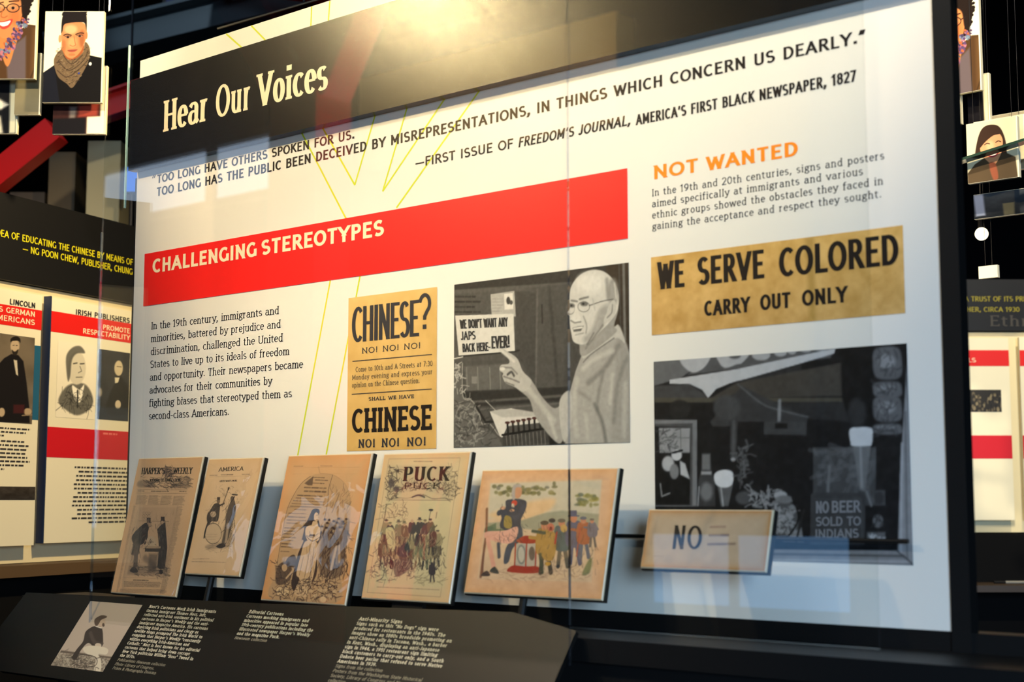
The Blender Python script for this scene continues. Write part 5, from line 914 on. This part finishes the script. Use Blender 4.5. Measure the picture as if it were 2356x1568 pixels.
# ---------------------------------------------------------------- exhibit wall far behind, at the right
A2 = R_(40.1); WR = (-.366, 3.752, A2)
rw = thing('exhibit_wall', (WR[0], WR[1], 0), (0, 0, A2), 'far cream exhibit wall behind the right edge with dim yellow quotation band', 'exhibit wall')
box('wall_board', -1.2, 1.4, .05, .09, 1.307, 2.21, WCR, rw); box('quotation_band', -1.2, 1.4, .03, .09, 2.215, 2.45, MATS['black_band'], rw)
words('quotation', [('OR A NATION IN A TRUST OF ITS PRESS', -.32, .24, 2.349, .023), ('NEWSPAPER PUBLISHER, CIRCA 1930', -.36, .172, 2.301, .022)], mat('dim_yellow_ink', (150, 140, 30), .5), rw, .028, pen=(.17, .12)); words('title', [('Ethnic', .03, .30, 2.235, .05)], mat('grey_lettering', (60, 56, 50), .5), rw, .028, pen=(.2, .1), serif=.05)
box('base', -1.2, 1.4, .0, .09, 0, 1.30, MATT, rw); box('shelf', -1.2, 1.4, -.25, .0, 1.06, 1.088, mat('shelf_brown', (60, 48, 36), .5), rw)
ic = info('info_panel', -.40, .105, 1.362, 2.178, 'cream info panel with two red bands and a small crowd photograph, beyond the right edge', WR, [(2.051, 2.123, RB), (1.635, 1.739, RB2)])
words('heading_in_band', [('SCHOOLS', -.20, -.044, 2.068, .020)], CREAM, ic, -.002, pen=(.2, .12)); c = art_busy(3, 1.45, 60, (48, 44, 38), [(150, 136, 104), (96, 86, 66), (30, 28, 26), (120, 108, 84)]); picture('crowd_print', c, -.084, .064, 1.844, 1.944, PRINT, ic, -.001)
idp = info('info_panel', .154, .66, 1.362, 2.182, 'second cream info panel with red bands, cut off by the right edge', WR, [(2.051, 2.123, RB), (1.635, 1.739, RB2)]); fine(idp, .2, .6, 1.6, 1.4, 12, seed=8)
# ---------------------------------------------------------------- hanging portraits
EDGE = mat('cream_board_edge', (244, 236, 204), .5)
def hang(pl, x0, x1, z0, z1, art, lab, y=0., group='portraits hanging at the upper left', m=None):
    t = thing('hanging_portrait', (pl[0], pl[1], 0), (0, 0, pl[2]), lab, 'portrait board', group)
    t.location = (pl[0] - y * math.sin(pl[2]), pl[1] + y * math.cos(pl[2]), 0)
    box('board', x0, x1, 0, .016, z0, z1, m or EDGE, t)
    if art is not None: picture('portrait_print', art, x0, x1 - .004, z0 + .001, z1 - .001, MATTP, t, -.0008)
    for xx in (x0 + .02, x1 - .02): tube('cable', (xx, .008, z1), (xx, .008, 6.4), .0008, STEEL, t, n=5)
    return t
PL = (-1.813, -.028, A2); PR = (.469, 1.712, 0.)
wo = art_woman(); hang(PL, -.335, -.133, 2.799, 3.133, wo, 'portrait of a woman with curly hair, glasses and scarf, at the upper left corner', -.02)
hang(PL, -.113, .079, 2.726, 3.03, art_youth(), 'portrait of a young man with a knitted brown scarf and short dark hair')
c = art_tint(2, .5, 60, (150, 142, 108), (132, 124, 98), 6, [(((0, 30), (14, 0), (20, 0), (8, 40)), (40, 36, 34), 3)]); hang(PL, -.213, -.130, 2.694, 2.90, c, 'plain grey-beige board hanging just below the curly-haired woman at left', .03)
c = art_tint(4, .5, 60, (34, 34, 38), (16, 18, 22), 6, [(((40, 0), (50, 0), (50, 100), (42, 100)), (214, 212, 184), 2), (((0, 70), (30, 80), (34, 100), (0, 100)), (220, 214, 190), 3), (((14, 52), (40, 66), (30, 72), (10, 64)), (230, 226, 210), 3)]); hang(PL, -.341, -.209, 2.636, 2.92, c, 'dark portrait board with a white right margin, lowest at the left edge', .05)
c = art_tint(5, .7, 70, (44, 26, 24), (60, 32, 30), 16, [(((34, 58), (62, 54), (60, 74), (34, 76)), (150, 62, 50), 5), (((22, 60), (32, 60), (30, 78), (22, 78)), (120, 110, 104), 4), (((0, 78), (44, 76), (44, 100), (0, 100)), (22, 20, 24), 3), (((46, 75), (70, 74), (70, 100), (46, 100)), (250, 244, 214), 2), (((64, 0), (70, 0), (70, 100), (64, 100)), (250, 244, 214), 1)]); hang(PL, -.09, .083, 2.632, 2.86, c, 'board half hidden behind the young man, with a bright white lower corner', .04)
GR = 'portraits hanging beyond the right edge'
hang(PR, -.190, .012, 2.727, 3.061, wo, 'portrait of the curly-haired woman in glasses seen beyond the right-hand black post', 0, GR)
sm_ = art_smiler(); hang(PR, -.035, .127, 2.430, 2.620, sm_, 'portrait of a smiling woman with straight dark hair, at the right edge', -.018, GR)
c = art_tint(7, .8, 60, (226, 214, 170), (214, 202, 160), 6, [([(40 + 24 * math.cos(t * .5), 34 + 24 * math.sin(t * .5)) for t in range(13)], (50, 38, 30), 3)]); hang(PR, -.04, .124, 2.50, 2.641, c, 'pale board peeping out just above the smiling woman portrait', .05, GR)
c = art_tint(9, .8, 60, (168, 156, 128), (150, 140, 112), 6, [([(52 + 24 * math.cos(t * .5), 34 + 26 * math.sin(t * .5)) for t in range(13)], (44, 34, 28), 3)]); hang(PR, -.03, .140, 2.48, 2.665, c, 'dim grey portrait board, hindmost above the smiling woman at right', .10, GR)
c = art_tint(11, .35, 60, (30, 26, 28), (20, 18, 22), 8, [(((26, 0), (35, 0), (35, 100), (28, 100)), (236, 222, 176), 2)]); hang(PR, -.066, .006, 2.62, 2.80, c, 'narrow dark board with a cream margin under the right-hand curly-haired woman', .075, GR)
hang(PR, -.12, -.066, 2.636, 2.79, None, 'blank bright white board beside the black post, below the curly-haired woman', .02, GR)
c = art_tint(12, 1.5, 60, (70, 76, 82), (36, 40, 46), 10, [(((0, 0), (20, 0), (24, 90), (4, 90)), (160, 168, 190), 5), (((60, 50), (84, 50), (84, 100), (62, 100)), (120, 112, 86), 4), (((106, 56), (130, 60), (126, 84), (108, 84)), (190, 110, 70), 6)]); hang(PR, -.08, .16, 2.345, 2.425, c, 'dim board painted with bluish reflections below the glass shelf edge at right', .13, GR)  # a bluish reflection, painted as shapes on a board
hang(PR, -.08, -.018, 2.155, 2.195, None, 'small blank cream card at right, low above the far yellow text', .15, GR)
gs = tag(slab('glass_shelf', [(-.16, 2.476), (.45, 2.57), (.45, 2.578), (-.16, 2.484)], -.02, .02, mat('green_glass_edge', (34, 60, 50), .15, .9)), 'dark green glass shelf edge crossing the portraits at the right', 'shelf'); gs.location = (PR[0], PR[1] - .05, 0)
lb = thing('globe_lamp', (.327, 2.05, 2.335), None, 'small glowing round lamp at the right, under the portraits', 'lamp')
def ball(name, r, m, parent, seg=16, ring=9):
    vs = [(0, 0, r), (0, 0, -r)]; fs = []
    for j in range(1, ring):
        for i in range(seg): a = math.pi * j / ring; b = math.tau * i / seg; vs.append((r * math.sin(a) * math.cos(b), r * math.sin(a) * math.sin(b), r * math.cos(a)))
    for i in range(seg): fs.append((0, 2 + i, 2 + (i + 1) % seg)); k = 2 + (ring - 2) * seg; fs.append((1, k + (i + 1) % seg, k + i))
    for j in range(ring - 2):
        for i in range(seg): a = 2 + j * seg; fs.append((a + i, a + seg + i, a + seg + (i + 1) % seg, a + (i + 1) % seg))
    return link(name, mesh(name, vs, fs), m, parent)
ball('bulb', .022, mat('lit_bulb', (255, 240, 200), .3, emit=3.), lb); tube('fitting', (0, 0, .02), (0, 0, .05), .012, STEEL, lb); tube('cord', (0, 0, .05), (0, 0, 4.11), .002, STEEL, lb, n=5)
pn = thing('pen', (-.366 + .04 * math.cos(A2) + .1 * math.sin(A2), 3.752 + .04 * math.sin(A2) - .1 * math.cos(A2), 1.094), (0, 0, A2), 'pale pen lying on the far shelf at the lower right', 'pen')
tube('barrel', (-.02, 0, 0), (.2, 0, 0), .006, mat('pale_plastic', (150, 146, 134), .4), pn); tube('grip', (-.07, 0, 0), (-.02, 0, 0), .006, BLACK, pn)
# ---------------------------------------------------------------- steelwork and blocks high behind the left side
def P3(x, y, d):   # point seen at that place of the sketch plan, d metres ahead
    th = R_(40.1); pt = R_(6.193); F = np.array([-math.sin(th) * math.cos(pt), math.cos(th) * math.cos(pt), math.sin(pt)]); R = np.array([math.cos(th), math.sin(th), 0]); U = np.cross(R, F)
    return np.array([2.241, -2.662, 1.45]) + d * (F + R * (x - 1178) / 3373 - U * (y - 784) / 3373)
b1 = thing('steel_brace', (0, 0, 0), None, 'red painted steel brace at the left edge behind the hanging boards', 'beam'); beam('brace_member', P3(-120, 500, 6.5), P3(130, 300, 6.5), .1, .11, REDS, b1)
b2 = thing('steel_brace', (0, 0, 0), None, 'red steel beam glimpsed between the young man portrait and the header', 'beam'); beam('brace_member', P3(150, 280, 6.8), P3(420, 190, 6.8), .1, .11, REDS, b2); beam('flange', P3(150, 252, 6.78), P3(420, 162, 6.78), .13, .012, REDS, b2)
b3 = thing('roof_beam', (0, 0, 0), None, 'dim blue-grey roof beam high behind the left portraits', 'beam'); beam('web', P3(120, 130, 8), P3(900, -60, 8), .2, .17, mat('blue_grey_steel', (52, 66, 74), .6), b3); beam('flange', P3(120, 98, 7.95), P3(900, -92, 7.95), .3, .02, MATS['blue_grey_steel'], b3)
b4 = thing('glass_top_edge', (0, 0, 0), None, 'thin pale rod standing for a glass top edge above the header board', 'rod'); tube('rod', P3(500, 66, 5.5), P3(900, -50, 5.5), .004, mat('pale_rod', (120, 110, 90), .4, .5, .6), b4)  # rod stands in for a bright glass top edge
b5 = thing('steel_brace', (0, 0, 0), None, 'dark red brace at the top edge above the header board', 'beam'); beam('brace_member', P3(520, -60, 7.5), P3(840, -20, 7.5), .1, .16, REDS, b5)
for i, (x0, x1, y0, y1, d, cl, lab) in enumerate([(108, 166, 345, 520, 7.4, (128, 112, 84), 'dull tan upright block above the quotation band, left of two'), (196, 268, 318, 540, 7.2, (206, 196, 156), 'pale cream upright block above the quotation band beside the glass edge'), (20, 100, 440, 520, 7.6, (118, 102, 84), 'brown block behind the top of the left quotation band')]):
    p = P3(x0, y1, d); q = P3(x1, y0, d); wd = np.hypot(*(q - p)[:2])
    t = thing('display_block', (p[0], p[1], p[2] - .4), (0, 0, A2), lab, 'block'); box('block_body', 0, wd, 0, .25, 0, q[2] - p[2] + .4, mat('block_%d' % i, cl, .6), t); box('block_plinth', .02, wd - .02, .02, .23, -(p[2] - .4), 0, MATT, t)
p = P3(286, 440, 7.0); t = thing('screen', tuple(p), (0, 0, A2), 'small bright blue screen just left of the large white panel', 'screen'); box('casing', -.006, .07, .004, .03, -.006, .125, BLACK, t); box('display', 0, .064, 0, .004, 0, .118, mat('blue_screen', (40, 110, 220), .3, emit=.6), t); tube('stem', (.03, .02, -.006), (.03, .02, -p[2]), .01, STEEL, t)
# ---------------------------------------------------------------- what the glass mirrors: forked red column behind the visitor
co = thing('forked_column', (-4.66, -4.1, 0), None, 'forked red steel column mirrored dimly in the glass over the header', 'column')
box('shaft', -.22, .22, -.15, .15, 0, 4.2, REDS, co); beam('arm', (-.1, 0, 4.05), (-1.15, 0, 5.5), .24, .34, REDS, co); beam('arm', (.1, 0, 4.05), (1.0, 0, 5.5), .24, .34, REDS, co); slab('gusset', [(-.22, 4.2), (.22, 4.2), (.6, 4.85), (-.62, 4.85)], -.05, .05, REDS, co)
for bb, q in ((b1, P3(-20, 420, 6.5)), (b2, P3(300, 222, 6.8)), (b3, P3(500, 20, 8)), (b5, P3(700, -40, 7.5)), (b4, P3(700, 5, 5.5))): tube('hanger', tuple(q), (q[0], q[1], 6.4), .006, STEEL, bb, n=6)
p = P3(380, 52, 8.); t = thing('screen', tuple(p), (0, 0, A2), 'dim blue screen high at the top left above the header', 'screen'); box('casing', -.02, .30, .01, .06, -.02, .24, BLACK, t); c = art_tint(21, 1.3, 60, (20, 34, 84), (16, 26, 60), 14, [(((46, 0), (62, 0), (74, 46), (66, 88), (52, 60)), (120, 96, 96), 6), (((84, 0), (100, 0), (82, 70), (74, 60)), (110, 92, 90), 6), (((98, 10), (128, 10), (128, 60), (100, 60)), (24, 62, 140), 6)]); picture('display', c, 0, .28, 0, .22, PRINT, t, .005); tube('hanger', (.14, .04, .24), (.14, .04, 6.4 - p[2]), .01, STEEL, t, n=6)
lamp('SPOT', 'screen_spot', (-1.6, .8, 4.6), tuple(p), 260, (.8, .9, 1.), spot_size=R_(14), spot_blend=.6, shadow_soft_size=.05)
